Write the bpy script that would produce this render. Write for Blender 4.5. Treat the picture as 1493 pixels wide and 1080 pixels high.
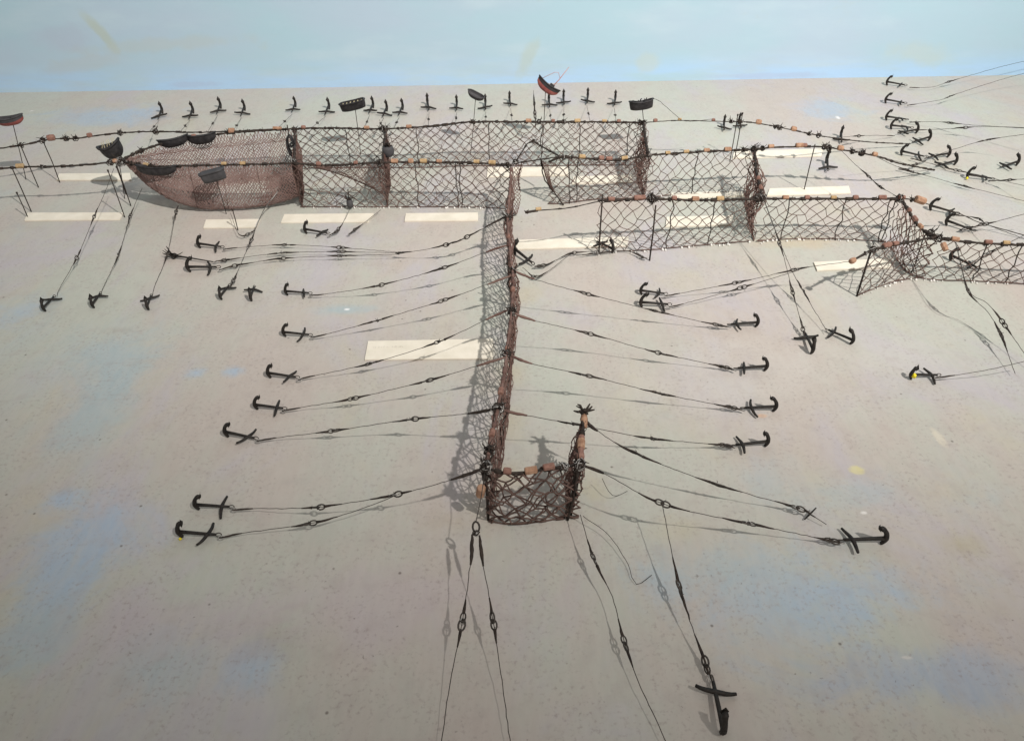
import bpy, math, random
from mathutils import Vector, Matrix
random.seed(7)
RND = random.Random(11)
scn = bpy.context.scene
for o in list(bpy.data.objects): bpy.data.objects.remove(o)

# ------------------------------------------------------------------ camera
CAM_H, FPX, PW, PH = 0.9, 1085.0, 1493.0, 1080.0
PITCH, ROLL = math.radians(37.7), math.radians(1.0)
FW = Vector((0, math.cos(PITCH), -math.sin(PITCH)))
_rt = Vector((1, 0, 0)); _up = _rt.cross(FW)
RT = _rt*math.cos(ROLL) - _up*math.sin(ROLL)
UP = _rt*math.sin(ROLL) + _up*math.cos(ROLL)
CAM = Vector((0, 0, CAM_H))
cd = bpy.data.cameras.new('camera'); cam = bpy.data.objects.new('camera', cd)
scn.collection.objects.link(cam); scn.camera = cam
cam.matrix_world = Matrix.Translation(CAM) @ Matrix((RT, UP, -FW)).transposed().to_4x4()
cd.sensor_fit = 'HORIZONTAL'; cd.angle = 2*math.atan(PW/2/FPX)
cd.clip_start = 0.01; cd.clip_end = 60

# ------------------------------------------------------------------ light: one gallery spot, room ambience
w = bpy.data.worlds.new('World'); scn.world = w; w.use_nodes = True
w.node_tree.nodes['Background'].inputs[0].default_value = (1.0, 0.945, 0.90, 1)
w.node_tree.nodes['Background'].inputs[1].default_value = 0.42
ld = bpy.data.lights.new('gallery_spot', 'SPOT'); lamp = bpy.data.objects.new('gallery_spot', ld)
scn.collection.objects.link(lamp)
lamp.location = (2.25, -1.4, 4.3)
lamp.rotation_euler = (Vector((-0.2, 4.4, 0)) - lamp.location).to_track_quat('-Z', 'Y').to_euler()
ld.energy = 2190; ld.color = (1.0, 0.97, 0.925); ld.shadow_soft_size = 0.06
ld.spot_size = math.radians(64); ld.spot_blend = 1.0
scn.view_settings.view_transform = 'Standard'; scn.view_settings.look = 'None'
scn.view_settings.exposure = 0.0; scn.view_settings.gamma = 1.0
scn.view_settings.use_curve_mapping = False

# ------------------------------------------------------------------ measuring: photograph point -> place on the board
def P(x, y, z=0.0):
    d = RT*((x-PW/2)/FPX) - UP*((y-PH/2)/FPX) + FW
    return CAM + d*((z-CAM_H)/d.z)
def proj(p):
    q = p-CAM; d = q.dot(FW)
    return PW/2+FPX*q.dot(RT)/d, PH/2-FPX*q.dot(UP)/d
def TOP(x, yt, yb):            # head rope at yt hanging straight above foot at yb
    lo, hi = 0.0, 0.3
    for _ in range(30):
        m = (lo+hi)/2; p = P(x, yt, m)
        if proj(Vector((p.x, p.y, 0)))[1] < yb: lo = m
        else: hi = m
    return P(x, yt, lo)

# ------------------------------------------------------------------ materials
def mat(name, col, col2=None, rough=0.7, scale=40, bump=0.0, metal=0.0, spec=0.3):
    m = bpy.data.materials.new(name); m.use_nodes = True
    n = m.node_tree.nodes; l = m.node_tree.links; b = n['Principled BSDF']
    b.inputs['Roughness'].default_value = rough; b.inputs['Metallic'].default_value = metal
    b.inputs['Specular IOR Level'].default_value = spec
    tc = n.new('ShaderNodeNewGeometry')
    nz = n.new('ShaderNodeTexNoise'); nz.inputs['Scale'].default_value = scale; nz.inputs['Detail'].default_value = 4
    l.new(tc.outputs['Position'], nz.inputs['Vector'])
    r = n.new('ShaderNodeValToRGB')
    r.color_ramp.elements[0].position = .35; r.color_ramp.elements[1].position = .68
    r.color_ramp.elements[0].color = (*col, 1); r.color_ramp.elements[1].color = (*(col2 or col), 1)
    l.new(nz.outputs['Fac'], r.inputs['Fac']); l.new(r.outputs['Color'], b.inputs['Base Color'])
    if bump:
        bp = n.new('ShaderNodeBump'); bp.inputs['Strength'].default_value = bump; bp.inputs['Distance'].default_value = .002
        l.new(nz.outputs['Fac'], bp.inputs['Height']); l.new(bp.outputs['Normal'], b.inputs['Normal'])
    return m
M = dict(
    iron=mat('anchor_iron', (.010, .009, .008), (.028, .022, .018), .62, 180, .4),
    rope=mat('tarred_rope', (.016, .012, .010), (.05, .036, .028), .85, 120, .3),
    line=mat('thin_line', (.03, .026, .023), (.08, .068, .058), .8, 90),
    net=mat('brown_twine', (.070, .042, .034), (.16, .102, .084), .88, 30),
    red=mat('reddish_twine', (.095, .050, .041), (.19, .120, .100), .88, 25),
    bag=mat('pinkish_fine_twine', (.20, .125, .108), (.31, .215, .19), .9, 18),
    cork=mat('cork_float', (.25, .135, .085), (.42, .26, .17), .85, 130, .5),
    cork2=mat('ochre_cork_float', (.32, .21, .10), (.46, .33, .19), .85, 130, .5),
    cork3=mat('faded_red_cork_float', (.17, .085, .065), (.27, .15, .115), .85, 130, .5),
    silver=mat('bright_wire', (.30, .285, .27), (.52, .50, .47), .45, 200, 0, .5),
    foam=mat('white_filler_crumb', (.72, .70, .66), (.8, .78, .74), .9, 100),
    card=mat('cream_card', (.68, .625, .52), (.78, .72, .615), .85, 22, .15),
    cardedge=mat('card_pencil', (.5, .47, .42), (.6, .56, .5), .9, 200),
    boat=mat('black_boat_paint', (.014, .013, .014), (.035, .032, .033), .55, 90, .2),
    boatgrey=mat('charcoal_boat_paint', (.045, .043, .046), (.07, .067, .07), .7, 60, .1),
    boatred=mat('red_boat_paint', (.20, .05, .045), (.30, .095, .085), .55, 60, .1),
    spar=mat('pink_spar_paint', (.36, .17, .15), (.5, .28, .25), .6, 60),
    straw=mat('straw_rib', (.42, .36, .22), (.55, .48, .32), .8, 90),
    yellow=mat('yellow_paint', (.75, .62, .02), (.85, .72, .05), .5, 90),
)

def paint_floor():
    m = bpy.data.materials.new('painted_board'); m.use_nodes = True
    n = m.node_tree.nodes; l = m.node_tree.links; b = n['Principled BSDF']
    b.inputs['Roughness'].default_value = .55; b.inputs['Specular IOR Level'].default_value = .25
    g = n.new('ShaderNodeNewGeometry')
    def noise(s, det=4, rough=.55, vec=None, dist=0):
        t = n.new('ShaderNodeTexNoise'); t.inputs['Scale'].default_value = s; t.inputs['Detail'].default_value = det
        t.inputs['Roughness'].default_value = rough; t.inputs['Distortion'].default_value = dist
        l.new(vec or g.outputs['Position'], t.inputs['Vector']); return t.outputs['Fac']
    def mapr(v, a, c, d=0., e=1.):
        t = n.new('ShaderNodeMapRange'); t.interpolation_type = 'SMOOTHSTEP'
        for i, q in enumerate((a, c, d, e)): t.inputs[i+1].default_value = q
        l.new(v, t.inputs[0]); return t.outputs[0]
    def mix(f, a, c):
        t = n.new('ShaderNodeMix'); t.data_type = 'RGBA'
        for s, v in ((0, f), (6, a), (7, c)):
            if isinstance(v, tuple): t.inputs[s].default_value = (*v, 1)
            elif isinstance(v, float): t.inputs[s].default_value = v
            else: l.new(v, t.inputs[s])
        return t.outputs[2]
    def math_(op, a, c=None):
        t = n.new('ShaderNodeMath'); t.operation = op
        for i, v in enumerate((a, c)):
            if v is None: continue
            if isinstance(v, (int, float)): t.inputs[i].default_value = v
            else: l.new(v, t.inputs[i])
        return t.outputs[0]
    mp = n.new('ShaderNodeMapping'); mp.inputs['Scale'].default_value = (1, .55, 1); l.new(g.outputs['Position'], mp.inputs[0])
    c = mix(mapr(noise(2.3, 6, .65, mp.outputs[0]), .38, .62), (0.456, 0.399, 0.357), (0.436, 0.445, 0.385))
    c = mix(mapr(noise(3.7, 5, .65, mp.outputs[0], .6), .48, .68, 0, .85), c, (0.441, 0.405, 0.428))
    c = mix(mapr(noise(5.5, 5, .65, mp.outputs[0], .8), .54, .70, 0, .6), c, (0.461, 0.427, 0.341))
    c = mix(mapr(noise(1.6, 6, .66, mp.outputs[0], .7), .55, .72, 0, .6), c, (0.373, 0.442, 0.475))
    edge = noise(7, 7, .7, None, .6)
    def blot(px_, py_, rx, ry, col, k=.8, soft=.75):
        nonlocal c
        p = P(px_, py_)
        s = n.new('ShaderNodeVectorMath'); s.operation = 'SUBTRACT'; l.new(g.outputs['Position'], s.inputs[0]); s.inputs[1].default_value = p
        q = n.new('ShaderNodeVectorMath'); q.operation = 'MULTIPLY'; l.new(s.outputs[0], q.inputs[0]); q.inputs[1].default_value = (1/rx, 1/ry, 0)
        ln = n.new('ShaderNodeVectorMath'); ln.operation = 'LENGTH'; l.new(q.outputs[0], ln.inputs[0])
        d = math_('ADD', ln.outputs['Value'], math_('MULTIPLY', math_('SUBTRACT', edge, .5), 4.0))
        f = mapr(d, 1+soft*.7, 1-soft*1.2, 0., k)
        c = mix(f, c, col)
    BL = (.34, .43, .53); GB = (.36, .425, .44); YE = (.47, .42, .29); PK = (.45, .385, .40); DK = (.33, .285, .245); PALE = (.53, .50, .46)
    for a in ((160, 520, .10, .13, GB, .8), (140, 600, .06, .14, GB, .7), (285, 543, .028, .022, BL, .9), (340, 540, .022, .016, BL, .8),
              (85, 730, .03, .03, BL, .8), (125, 800, .07, .09, BL, .75), (85, 870, .05, .11, BL, .7), (60, 930, .05, .06, GB, .8),
              (245, 960, .06, .045, GB, .8), (370, 965, .035, .04, BL, .7), (395, 930, .05, .03, DK, .4),
              (1150, 860, .17, .07, BL, .65), (1235, 865, .08, .05, BL, .7), (1040, 830, .10, .05, GB, .6), (1380, 985, .14, .04, (.33, .38, .46), .8),
              (1260, 720, .08, .04, GB, .5), (1120, 700, .06, .05, GB, .5), (150, 170, .22, .10, BL, .7), (190, 165, .10, .05, BL, .7),
              (1215, 158, .10, .10, BL, .7), (1205, 170, .06, .05, BL, .5), (500, 452, .07, .02, GB, .9), (40, 450, .06, .06, BL, .6), (880, 300, .0, .0, BL, 0),
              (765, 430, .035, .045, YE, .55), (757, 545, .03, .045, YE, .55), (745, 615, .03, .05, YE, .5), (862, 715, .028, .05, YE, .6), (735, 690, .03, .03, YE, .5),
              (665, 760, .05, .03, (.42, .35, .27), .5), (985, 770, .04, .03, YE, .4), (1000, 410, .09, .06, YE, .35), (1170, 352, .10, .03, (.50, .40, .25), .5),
              (170, 482, .04, .018, DK, .45), (1390, 720, .05, .04, YE, .4), (1408, 795, .03, .025, (.40, .35, .20), .5), (250, 910, .15, .06, PK, .5), (560, 880, .2, .06, PK, .5),
              (1080, 560, .15, .12, PALE, .45), (1300, 520, .12, .08, PALE, .35)):
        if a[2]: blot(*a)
    for a in ((1249, 685, .012, .010, (.60, .54, .27)), (1371, 640, .008, .024, (.58, .53, .43)), (1222, 172, .008, .016, (.8, .79, .77)),
              (1259, 747, .008, .005, (.75, .72, .68)), (1322, 958, .008, .003, (.55, .53, .50)), (45, 162, .02, .01, (.75, .73, .7)),
              (506, 451, .006, .004, (.8, .8, .8)), (1112, 606, .010, .006, (.62, .40, .26))):
        blot(*a, .85, .45)
    # fine brush grain, soft mottling, dark specks
    mp2 = n.new('ShaderNodeMapping'); mp2.inputs['Scale'].default_value = (90, 22, 1); l.new(g.outputs['Position'], mp2.inputs[0])
    br = noise(1, 3, .6, mp2.outputs[0])
    c = mix(mapr(br, .3, .75, 0, .20), c, (.56, .52, .47))
    c = mix(mapr(noise(26, 4, .6), .50, .72, 0, .26), c, (.36, .31, .29))
    sp = mapr(noise(140, 4, .65), .51, .70, 0, .50)
    sp = math_('MULTIPLY', sp, mapr(noise(12, 4, .65), .36, .58))
    c = mix(sp, c, (.27, .22, .205))
    sp2 = math_('MULTIPLY', mapr(noise(150, 2, .5), .68, .76, 0, .55), mapr(noise(11, 3), .45, .62))
    c = mix(sp2, c, (.12, .10, .085))
    v = n.new('ShaderNodeTexVoronoi'); v.inputs['Scale'].default_value = 30; l.new(g.outputs['Position'], v.inputs['Vector'])
    wn = n.new('ShaderNodeSeparateColor'); l.new(v.outputs['Color'], wn.inputs[0])
    dots = math_('MULTIPLY', mapr(v.outputs['Distance'], .10, .03), math_('GREATER_THAN', wn.outputs[0], .86))
    c = mix(math_('MULTIPLY', dots, .7), c, (.10, .08, .065))
    l.new(c, b.inputs['Base Color'])
    bp = n.new('ShaderNodeBump'); bp.inputs['Strength'].default_value = .35; bp.inputs['Distance'].default_value = .0015
    h = math_('ADD', noise(60, 4), math_('MULTIPLY', br, .5)); l.new(h, bp.inputs['Height']); l.new(bp.outputs['Normal'], b.inputs['Normal'])
    return m

def paint_backdrop():
    m = bpy.data.materials.new('painted_backdrop'); m.use_nodes = True
    n = m.node_tree.nodes; l = m.node_tree.links; b = n['Principled BSDF']
    b.inputs['Roughness'].default_value = .6
    g = n.new('ShaderNodeNewGeometry')
    def ns(sc, vec, det=4, rough=.55):
        mp = n.new('ShaderNodeMapping'); mp.inputs['Scale'].default_value = vec; l.new(g.outputs['Position'], mp.inputs[0])
        t = n.new('ShaderNodeTexNoise'); t.inputs['Scale'].default_value = sc; t.inputs['Detail'].default_value = det; t.inputs['Roughness'].default_value = rough
        l.new(mp.outputs[0], t.inputs['Vector']); return t.outputs['Fac']
    def mr(v, a, c, d=0., e=1.):
        t = n.new('ShaderNodeMapRange'); t.interpolation_type = 'SMOOTHSTEP'
        for i, q in enumerate((a, c, d, e)): t.inputs[i+1].default_value = q
        l.new(v, t.inputs[0]); return t.outputs[0]
    def mix(f, a, c):
        t = n.new('ShaderNodeMix'); t.data_type = 'RGBA'
        for s, v in ((0, f), (6, a), (7, c)):
            if isinstance(v, tuple): t.inputs[s].default_value = (*v, 1)
            else: l.new(v, t.inputs[s])
        return t.outputs[2]
    c = mix(mr(ns(1.3, (1, 1, 2.2)), .35, .65), (0.349, 0.501, 0.576), (0.377, 0.482, 0.576))
    c = mix(mr(ns(2.2, (1, 1, 4)), .48, .72, 0, .8), c, (0.414, 0.533, 0.604))
    c = mix(mr(ns(3.1, (1, 1, 1.6), 5, .6), .63, .76, 0, .5), c, (0.396, 0.450, 0.410))
    sx = n.new('ShaderNodeSeparateXYZ'); l.new(g.outputs['Position'], sx.inputs[0])
    band = mr(sx.outputs[2], .12, .02, 0, .85)          # a band of purer blue brushed along the foot
    t = n.new('ShaderNodeMath'); t.operation = 'MULTIPLY'; l.new(band, t.inputs[0]); l.new(mr(ns(2.5, (1, 1, 7)), .3, .6), t.inputs[1])
    c = mix(t.outputs[0], c, (0.349, 0.523, 0.731))
    def streak(pxx, y1, sxx, wx, h, slope, col, k):
        nonlocal c
        p = P(pxx, y1)
        d = RT*((pxx-PW/2)/FPX) - UP*((y1-PH/2)/FPX) + FW
        q = CAM + d*(WALL_Y/d.y)
        s = n.new('ShaderNodeVectorMath'); s.operation = 'SUBTRACT'; l.new(g.outputs['Position'], s.inputs[0]); s.inputs[1].default_value = q
        mp = n.new('ShaderNodeMapping'); mp.vector_type = 'TEXTURE'; mp.inputs['Rotation'].default_value = (0, slope, 0); mp.inputs['Scale'].default_value = (wx, 1, h)
        l.new(s.outputs[0], mp.inputs[0])
        fl = n.new('ShaderNodeVectorMath'); fl.operation = 'MULTIPLY'; l.new(mp.outputs[0], fl.inputs[0]); fl.inputs[1].default_value = (1, 0, 1)
        ln = n.new('ShaderNodeVectorMath'); ln.operation = 'LENGTH'; l.new(fl.outputs[0], ln.inputs[0])
        a = n.new('ShaderNodeMath'); a.operation = 'ADD'; l.new(ln.outputs['Value'], a.inputs[0])
        z = n.new('ShaderNodeMath'); z.operation = 'MULTIPLY_ADD'; l.new(edge, z.inputs[0]); z.inputs[1].default_value = 2; z.inputs[2].default_value = -1; l.new(z.outputs[0], a.inputs[1])
        c = mix(mr(a.outputs[0], 1.2, .4, 0, k), c, col)
    edge = ns(9, (1, 1, 1), 5, .6)
    streak(152, 46, 0, .025, .09, -.55, (0.386, 0.431, 0.339), 0.60)
    streak(250, 62, 0, .35, .03, -.05, (0.406, 0.450, 0.430), 0.41)
    streak(130, 90, 0, .20, .03, -.15, (0.406, 0.431, 0.430), 0.34)
    streak(770, 82, 0, .03, .07, .5, (0.386, 0.450, 0.396), 0.52)
    streak(945, 88, 0, .05, .04, 0, (0.444, 0.491, 0.430), 0.45)
    streak(1340, 78, 0, .14, .05, .2, (0.425, 0.491, 0.452), 0.45)
    streak(100, 50, 0, .12, .05, 0, (0.367, 0.431, 0.521), 0.45)
    streak(1120, 108, 0, .25, .012, 0, (0.348, 0.409, 0.542), 0.45)
    streak(290, 120, 0, .12, .012, 0, (0.348, 0.431, 0.565), 0.52)
    l.new(c, b.inputs['Base Color'])
    bp = n.new('ShaderNodeBump'); bp.inputs['Strength'].default_value = .2; bp.inputs['Distance'].default_value = .003
    l.new(ns(14, (1, 1, 3)), bp.inputs['Height']); l.new(bp.outputs['Normal'], b.inputs['Normal'])
    return m

# ------------------------------------------------------------------ mesh helpers
class MB:
    def __init__(s): s.v = []; s.f = []
    def tube(s, pts, r, n=6, cap=True):
        pts = [Vector(p) for p in pts]; N = len(pts); b0 = len(s.v)
        rr = r if isinstance(r, (list, tuple)) else [r]*N
        t = (pts[1]-pts[0]).normalized(); a = t.orthogonal().normalized()
        for i, p in enumerate(pts):
            t2 = (pts[min(i+1, N-1)]-pts[max(i-1, 0)])
            if t2.length > 1e-9: t = t2.normalized()
            a = a-t*a.dot(t)
            a = a.normalized() if a.length > 1e-6 else t.orthogonal().normalized()
            b = t.cross(a)
            for k in range(n):
                an = 2*math.pi*k/n
                s.v.append(p+(a*math.cos(an)+b*math.sin(an))*rr[i])
        for i in range(N-1):
            for k in range(n):
                k2 = (k+1) % n
                s.f.append((b0+i*n+k, b0+i*n+k2, b0+(i+1)*n+k2, b0+(i+1)*n+k))
        if cap:
            s.f.append(tuple(b0+k for k in range(n-1, -1, -1))); s.f.append(tuple(b0+(N-1)*n+k for k in range(n)))
        return s
    def box(s, c, sx, sy, sz, rot=None):
        b0 = len(s.v); c = Vector(c)
        for i in (-1, 1):
            for j in (-1, 1):
                for k in (-1, 1):
                    q = Vector((i*sx/2, j*sy/2, k*sz/2)); s.v.append(c+(rot @ q if rot else q))
        for f in ((0, 1, 3, 2), (4, 6, 7, 5), (0, 4, 5, 1), (2, 3, 7, 6), (0, 2, 6, 4), (1, 5, 7, 3)): s.f.append(tuple(b0+i for i in f))
        return s
    def blob(s, c, r):
        b0 = len(s.v); c = Vector(c)
        for d in ((1, 0, 0), (-1, 0, 0), (0, 1, 0), (0, -1, 0), (0, 0, 1), (0, 0, -1)): s.v.append(c+Vector(d)*r)
        for f in ((0, 2, 4), (2, 1, 4), (1, 3, 4), (3, 0, 4), (2, 0, 5), (1, 2, 5), (3, 1, 5), (0, 3, 5)): s.f.append(tuple(b0+i for i in f))
    def mesh(s, name, m, smooth=True, org=None):
        me = bpy.data.meshes.new(name)
        if org is not None: s.v = [Vector(v)-org for v in s.v]
        me.from_pydata([tuple(v) for v in s.v], [], s.f); me.materials.append(M[m] if isinstance(m, str) else m)
        if smooth: me.polygons.foreach_set('use_smooth', [True]*len(me.polygons))
        me.update(); return me
def link(name, data, parent=None, mloc=None):
    o = bpy.data.objects.new(name, data); scn.collection.objects.link(o)
    if parent: o.parent = parent
    if mloc is not None: o.matrix_local = mloc
    return o
def tag(o, label, cat, group=None):
    o['label'] = label; o['category'] = cat
    if group: o['group'] = group
    return o
def thing(name, loc, label, cat, group=None):
    o = link(name, None); o.location = loc; o.empty_display_size = .02
    return tag(o, label, cat, group)
def part(name, mb, m, parent, smooth=True, org=None):
    return link(name, mb.mesh(name, m, smooth, org if org is not None else Vector(parent.location)), parent)
def smooth_path(pts, step=.012, jit=0.0):
    pts = [Vector(p) for p in pts]
    if len(pts) < 2: return pts
    ext = [pts[0]*2-pts[1]]+pts+[pts[-1]*2-pts[-2]]
    out = []
    for i in range(1, len(ext)-2):
        p0, p1, p2, p3 = ext[i-1:i+3]; n = max(1, int((p2-p1).length/step))
        for k in range(n):
            t = k/n
            out.append(.5*((2*p1)+(p2-p0)*t+(2*p0-5*p1+4*p2-p3)*t*t+(3*p1-p0-3*p2+p3)*t**3))
    out.append(pts[-1])
    if jit: out = [p+Vector((RND.gauss(0, jit), RND.gauss(0, jit), RND.gauss(0, jit))) for p in out]
    return out
class Path:
    def __init__(s, pts):
        s.p = pts; s.s = [0]
        for a, b in zip(pts, pts[1:]): s.s.append(s.s[-1]+(b-a).length)
        s.L = s.s[-1]
    def at(s, d):
        d = max(0, min(s.L, d))
        lo, hi = 0, len(s.s)-1
        while hi-lo > 1:
            m = (lo+hi)//2
            if s.s[m] <= d: lo = m
            else: hi = m
        t = (d-s.s[lo])/max(1e-9, s.s[hi]-s.s[lo]); return s.p[lo].lerp(s.p[hi], t)
    def dir(s, d): return (s.at(d+.004)-s.at(d-.004)).normalized()
    def seg(s, a, b, step=.006):
        n = max(1, int(abs(b-a)/step)); return [s.at(a+(b-a)*i/n) for i in range(n+1)]
    def near_px(s, x, y=None):
        best = (1e9, 0)
        for p, d in zip(s.p, s.s):
            u, v = proj(p); e = abs(u-x)+(abs(v-y) if y is not None else 0)
            if e < best[0]: best = (e, d)
        return best[1]
def aim(p, d, spin=0.0):     # matrix with local x along d
    q = Vector(d).to_track_quat('X', 'Z'); return Matrix.Translation(p) @ q.to_matrix().to_4x4() @ Matrix.Rotation(spin, 4, 'X')

# ------------------------------------------------------------------ board and painted backdrop
WALL_Y = 3.035
NX, NY = 2, 2
fl = MB(); fl.v = [Vector(v) for v in ((-6, -3, 0), (6, -3, 0), (6, WALL_Y, 0), (-6, WALL_Y, 0), (-6, -3, -.03), (6, -3, -.03), (6, WALL_Y, -.03), (-6, WALL_Y, -.03))]
fl.f = [(0, 1, 2, 3), (7, 6, 5, 4), (0, 4, 5, 1), (1, 5, 6, 2), (2, 6, 7, 3), (3, 7, 4, 0)]
o = link('ground', fl.mesh('ground', paint_floor(), False)); o['kind'] = 'structure'
bk = MB()
xs = [-6+i*.25 for i in range(49)]; zs = [-.03, .0, .05, .2, .6, 1.3, 2.2]
for x in xs:
    for z in zs: bk.v.append(Vector((x, WALL_Y+.004*math.sin(x*1.7)+.004, z)))
for i in range(len(xs)-1):
    for j in range(len(zs)-1):
        a = i*len(zs)+j; bk.f.append((a, a+len(zs), a+len(zs)+1, a+1))
bko = link('sky', bk.mesh('sky', paint_backdrop())); bko['kind'] = 'structure'
bko.modifiers.new('thickness', 'SOLIDIFY').thickness = -.03

# ------------------------------------------------------------------ label cards
def card(label, q):
    w4 = [P(*a) for a in q]; c = sum(w4, Vector())/4
    t = thing('label_card', (c.x, c.y, 0), label, 'label', 'cream label cards')
    mb = MB(); h = .0035
    for z in (.0006, h):
        for p in w4: mb.v.append(Vector((p.x, p.y, z+(RND.uniform(0, .0012) if z == h else 0))))
    mb.f = [(3, 2, 1, 0), (4, 5, 6, 7), (0, 1, 5, 4), (1, 2, 6, 5), (2, 3, 7, 6), (3, 0, 4, 7)]
    part('card', mb, 'card', t, False); return t
CARDS = [
 ('long cream card at the far left below the rope and poles', ((36.5, 323), (175, 322), (181, 312), (41, 312))),
 ('cream card behind the pointed tip of the bag net', ((83, 264), (192, 264), (190, 254), (87, 255))),
 ('short cream card just below the bag net belly', ((297, 334), (374, 333), (380, 321), (301, 322))),
 ('cream card below the left end of the long chamber net beside a lone anchor', ((410, 326), (537, 325), (545, 313), (415, 314))),
 ('cream card left of the top of the long leader net', ((590, 324), (697, 323), (697, 312), (592, 313))),
 ('largest cream card crossed by an anchor cable left of the leader net', ((532, 526), (719, 524), (719, 496), (537, 499))),
 ('cream card touching the right side of the leader net near a small anchor', ((755, 365), (914, 360), (917, 347), (745, 352))),
 ('cream card inside the chamber seen through the entrance gap', ((710, 259), (828, 257), (828, 245), (711, 246))),
 ('cream card behind mesh just left of the brown chamber corner', ((834, 269), (922, 267), (922, 257), (836, 259))),
 ('cream card behind the mesh of the middle net right of two posts', ((970, 332), (1066, 329), (1069, 316), (972, 318))),
 ('farthest cream card right of the brown net corner under the floats', ((1068, 232), (1197, 229), (1200, 219), (1070, 222))),
 ('cream card behind the head rope of the right middle net', ((1118, 287), (1240, 283), (1237, 273), (1122, 277))),
 ('cream card under the round float and post of the right wing net', ((1191, 396), (1299, 391), (1297, 379), (1186, 384))),
 ('narrow cream card at the foot of the short net between two brown corners', ((977, 291), (1085, 287), (1085, 280), (979, 283))),
]
for i, (lb, q) in enumerate(CARDS):
    t = card(lb, q)
    if i == 5:      # faint row of pencil marks, unreadable in the photograph
        mb = MB(); a, b = P(545, 507, .0050), P(588, 506, .0050); x = 0
        while x < 1:
            p = a.lerp(b, x); q2 = p+Vector((RND.uniform(-.001, .001), RND.uniform(.002, .006), 0)); mb.tube([p, q2], .0003, 4); x += RND.uniform(.05, .13)
        part('pencil_mark', mb, 'cardedge', t)

# ------------------------------------------------------------------ shared small parts
def ring_mesh(R, r, sx=1.75):
    mb = MB(); n = 12; pts = [Vector((R*sx*math.cos(2*math.pi*i/n), R*math.sin(2*math.pi*i/n), 0)) for i in range(n+1)]
    mb.tube(pts, r, 5, False); return mb.mesh('ring', 'line')
RING = ring_mesh(.0031, .0010)
RINGS = ring_mesh(.0027, .0007); RINGS.materials[0] = M['silver']
def float_mesh(kind, m):
    mb = MB(); r = random.Random(kind)
    if kind % 2 == 0:      # squarish cork block, softened
        Lh, h = .0125, .0075; n = 8
        prof = [(-Lh, .82), (-Lh*.86, 1), (Lh*.86, 1.02), (Lh, .84)]
        for x, k in prof:
            for j in range(n):
                a = 2*math.pi*(j+.5)/n; e = (abs(math.cos(a))**5+abs(math.sin(a))**5)**(-1/5)
                mb.v.append(Vector((x+r.uniform(-.0006, .0006), math.cos(a)*e*h*k, math.sin(a)*e*h*k+r.uniform(-.0004, .0004))))
    else:                  # drum cork
        Lh, h = .010, .0085; n = 10
        prof = [(-Lh, .6), (-Lh*.8, .95), (0, 1.05), (Lh*.8, .95), (Lh, .6)]
        for x, k in prof:
            for j in range(n):
                a = 2*math.pi*j/n; mb.v.append(Vector((x, math.cos(a)*h*k, math.sin(a)*h*k+r.uniform(-.0004, .0004))))
    R_ = len(prof)
    for i in range(R_-1):
        for j in range(n): mb.f.append((i*n+j, i*n+(j+1) % n, (i+1)*n+(j+1) % n, (i+1)*n+j))
    mb.f.append(tuple(range(n-1, -1, -1))); mb.f.append(tuple((R_-1)*n+j for j in range(n)))
    me = mb.mesh('float', m, False); return me
FLOATS = [float_mesh(k, m) for k, m in ((0, 'cork'), (1, 'cork'), (2, 'cork2'), (3, 'cork3'), (4, 'cork3'))]
FS = .66
def put_float(parent, p, d, k=None, sc=1.0, up=.004):
    me = FLOATS[RND.randrange(5) if k is None else k]
    o = link('float', me, parent, Matrix.Translation(-Vector(parent.location)) @ aim(p+Vector((0, 0, up)), d, RND.uniform(-.5, .5)) @ Matrix.Scale(sc*FS*RND.uniform(.8, 1.15), 4))
    return o
def squiggle(mb, p, size, n, r):
    for _ in range(n):
        a = Vector((RND.gauss(0, 1), RND.gauss(0, 1), RND.gauss(0, 1))).normalized(); b = a.orthogonal().normalized(); c = a.cross(b)
        R_ = size*RND.uniform(.35, .8); o_ = p+a*size*RND.uniform(-.3, .3); ph = RND.uniform(0, 6.3); k = RND.randint(5, 10)
        mb.tube([o_+(b*math.cos(ph+i*.75)+c*math.sin(ph+i*.75))*R_*RND.uniform(.8, 1.1) for i in range(k)], r, 4)
def bristles(mb, p, size, n, r):
    for _ in range(n):
        d = Vector((RND.gauss(0, 1), RND.gauss(0, 1), abs(RND.gauss(0, 1)))).normalized()
        mb.tube([p, p+d*size*RND.uniform(.5, 1.1), p+d*size*RND.uniform(1.1, 1.5)+Vector((RND.gauss(0, .2), RND.gauss(0, .2), RND.gauss(0, .2)))*size], [r, r*.9, r*.5], 4)
def lashing(parent, p, size=.012, n=7, tuft=4, silver=4):
    mb = MB(); squiggle(mb, p, size, n, .0011); bristles(mb, p, size, tuft, .0011); part('lashing', mb, 'rope', parent)
    if silver:
        mb = MB(); squiggle(mb, p, size*1.05, silver, .0007); part('wire_tie', mb, 'silver', parent)
def rope_mesh(path, r, fuzz=1.0):
    mb = MB(); pts = smooth_path(path.seg(0, path.L, .01), .01, r*.18)
    mb.tube(pts, [r*RND.uniform(.8, 1.2) for _ in pts], 6)
    d = RND.uniform(0, .02)
    while d < path.L and fuzz:
        a = RND.uniform(.004, .018); mb.tube(path.seg(d, min(path.L, d+a), .004), r*RND.uniform(1.25, 1.75), 6)
        if RND.random() < .6*fuzz: bristles(mb, path.at(d+a/2), r*2.2, RND.randint(1, 3), .0007)
        d += a+RND.uniform(.006, .05)/fuzz
    return mb

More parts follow.
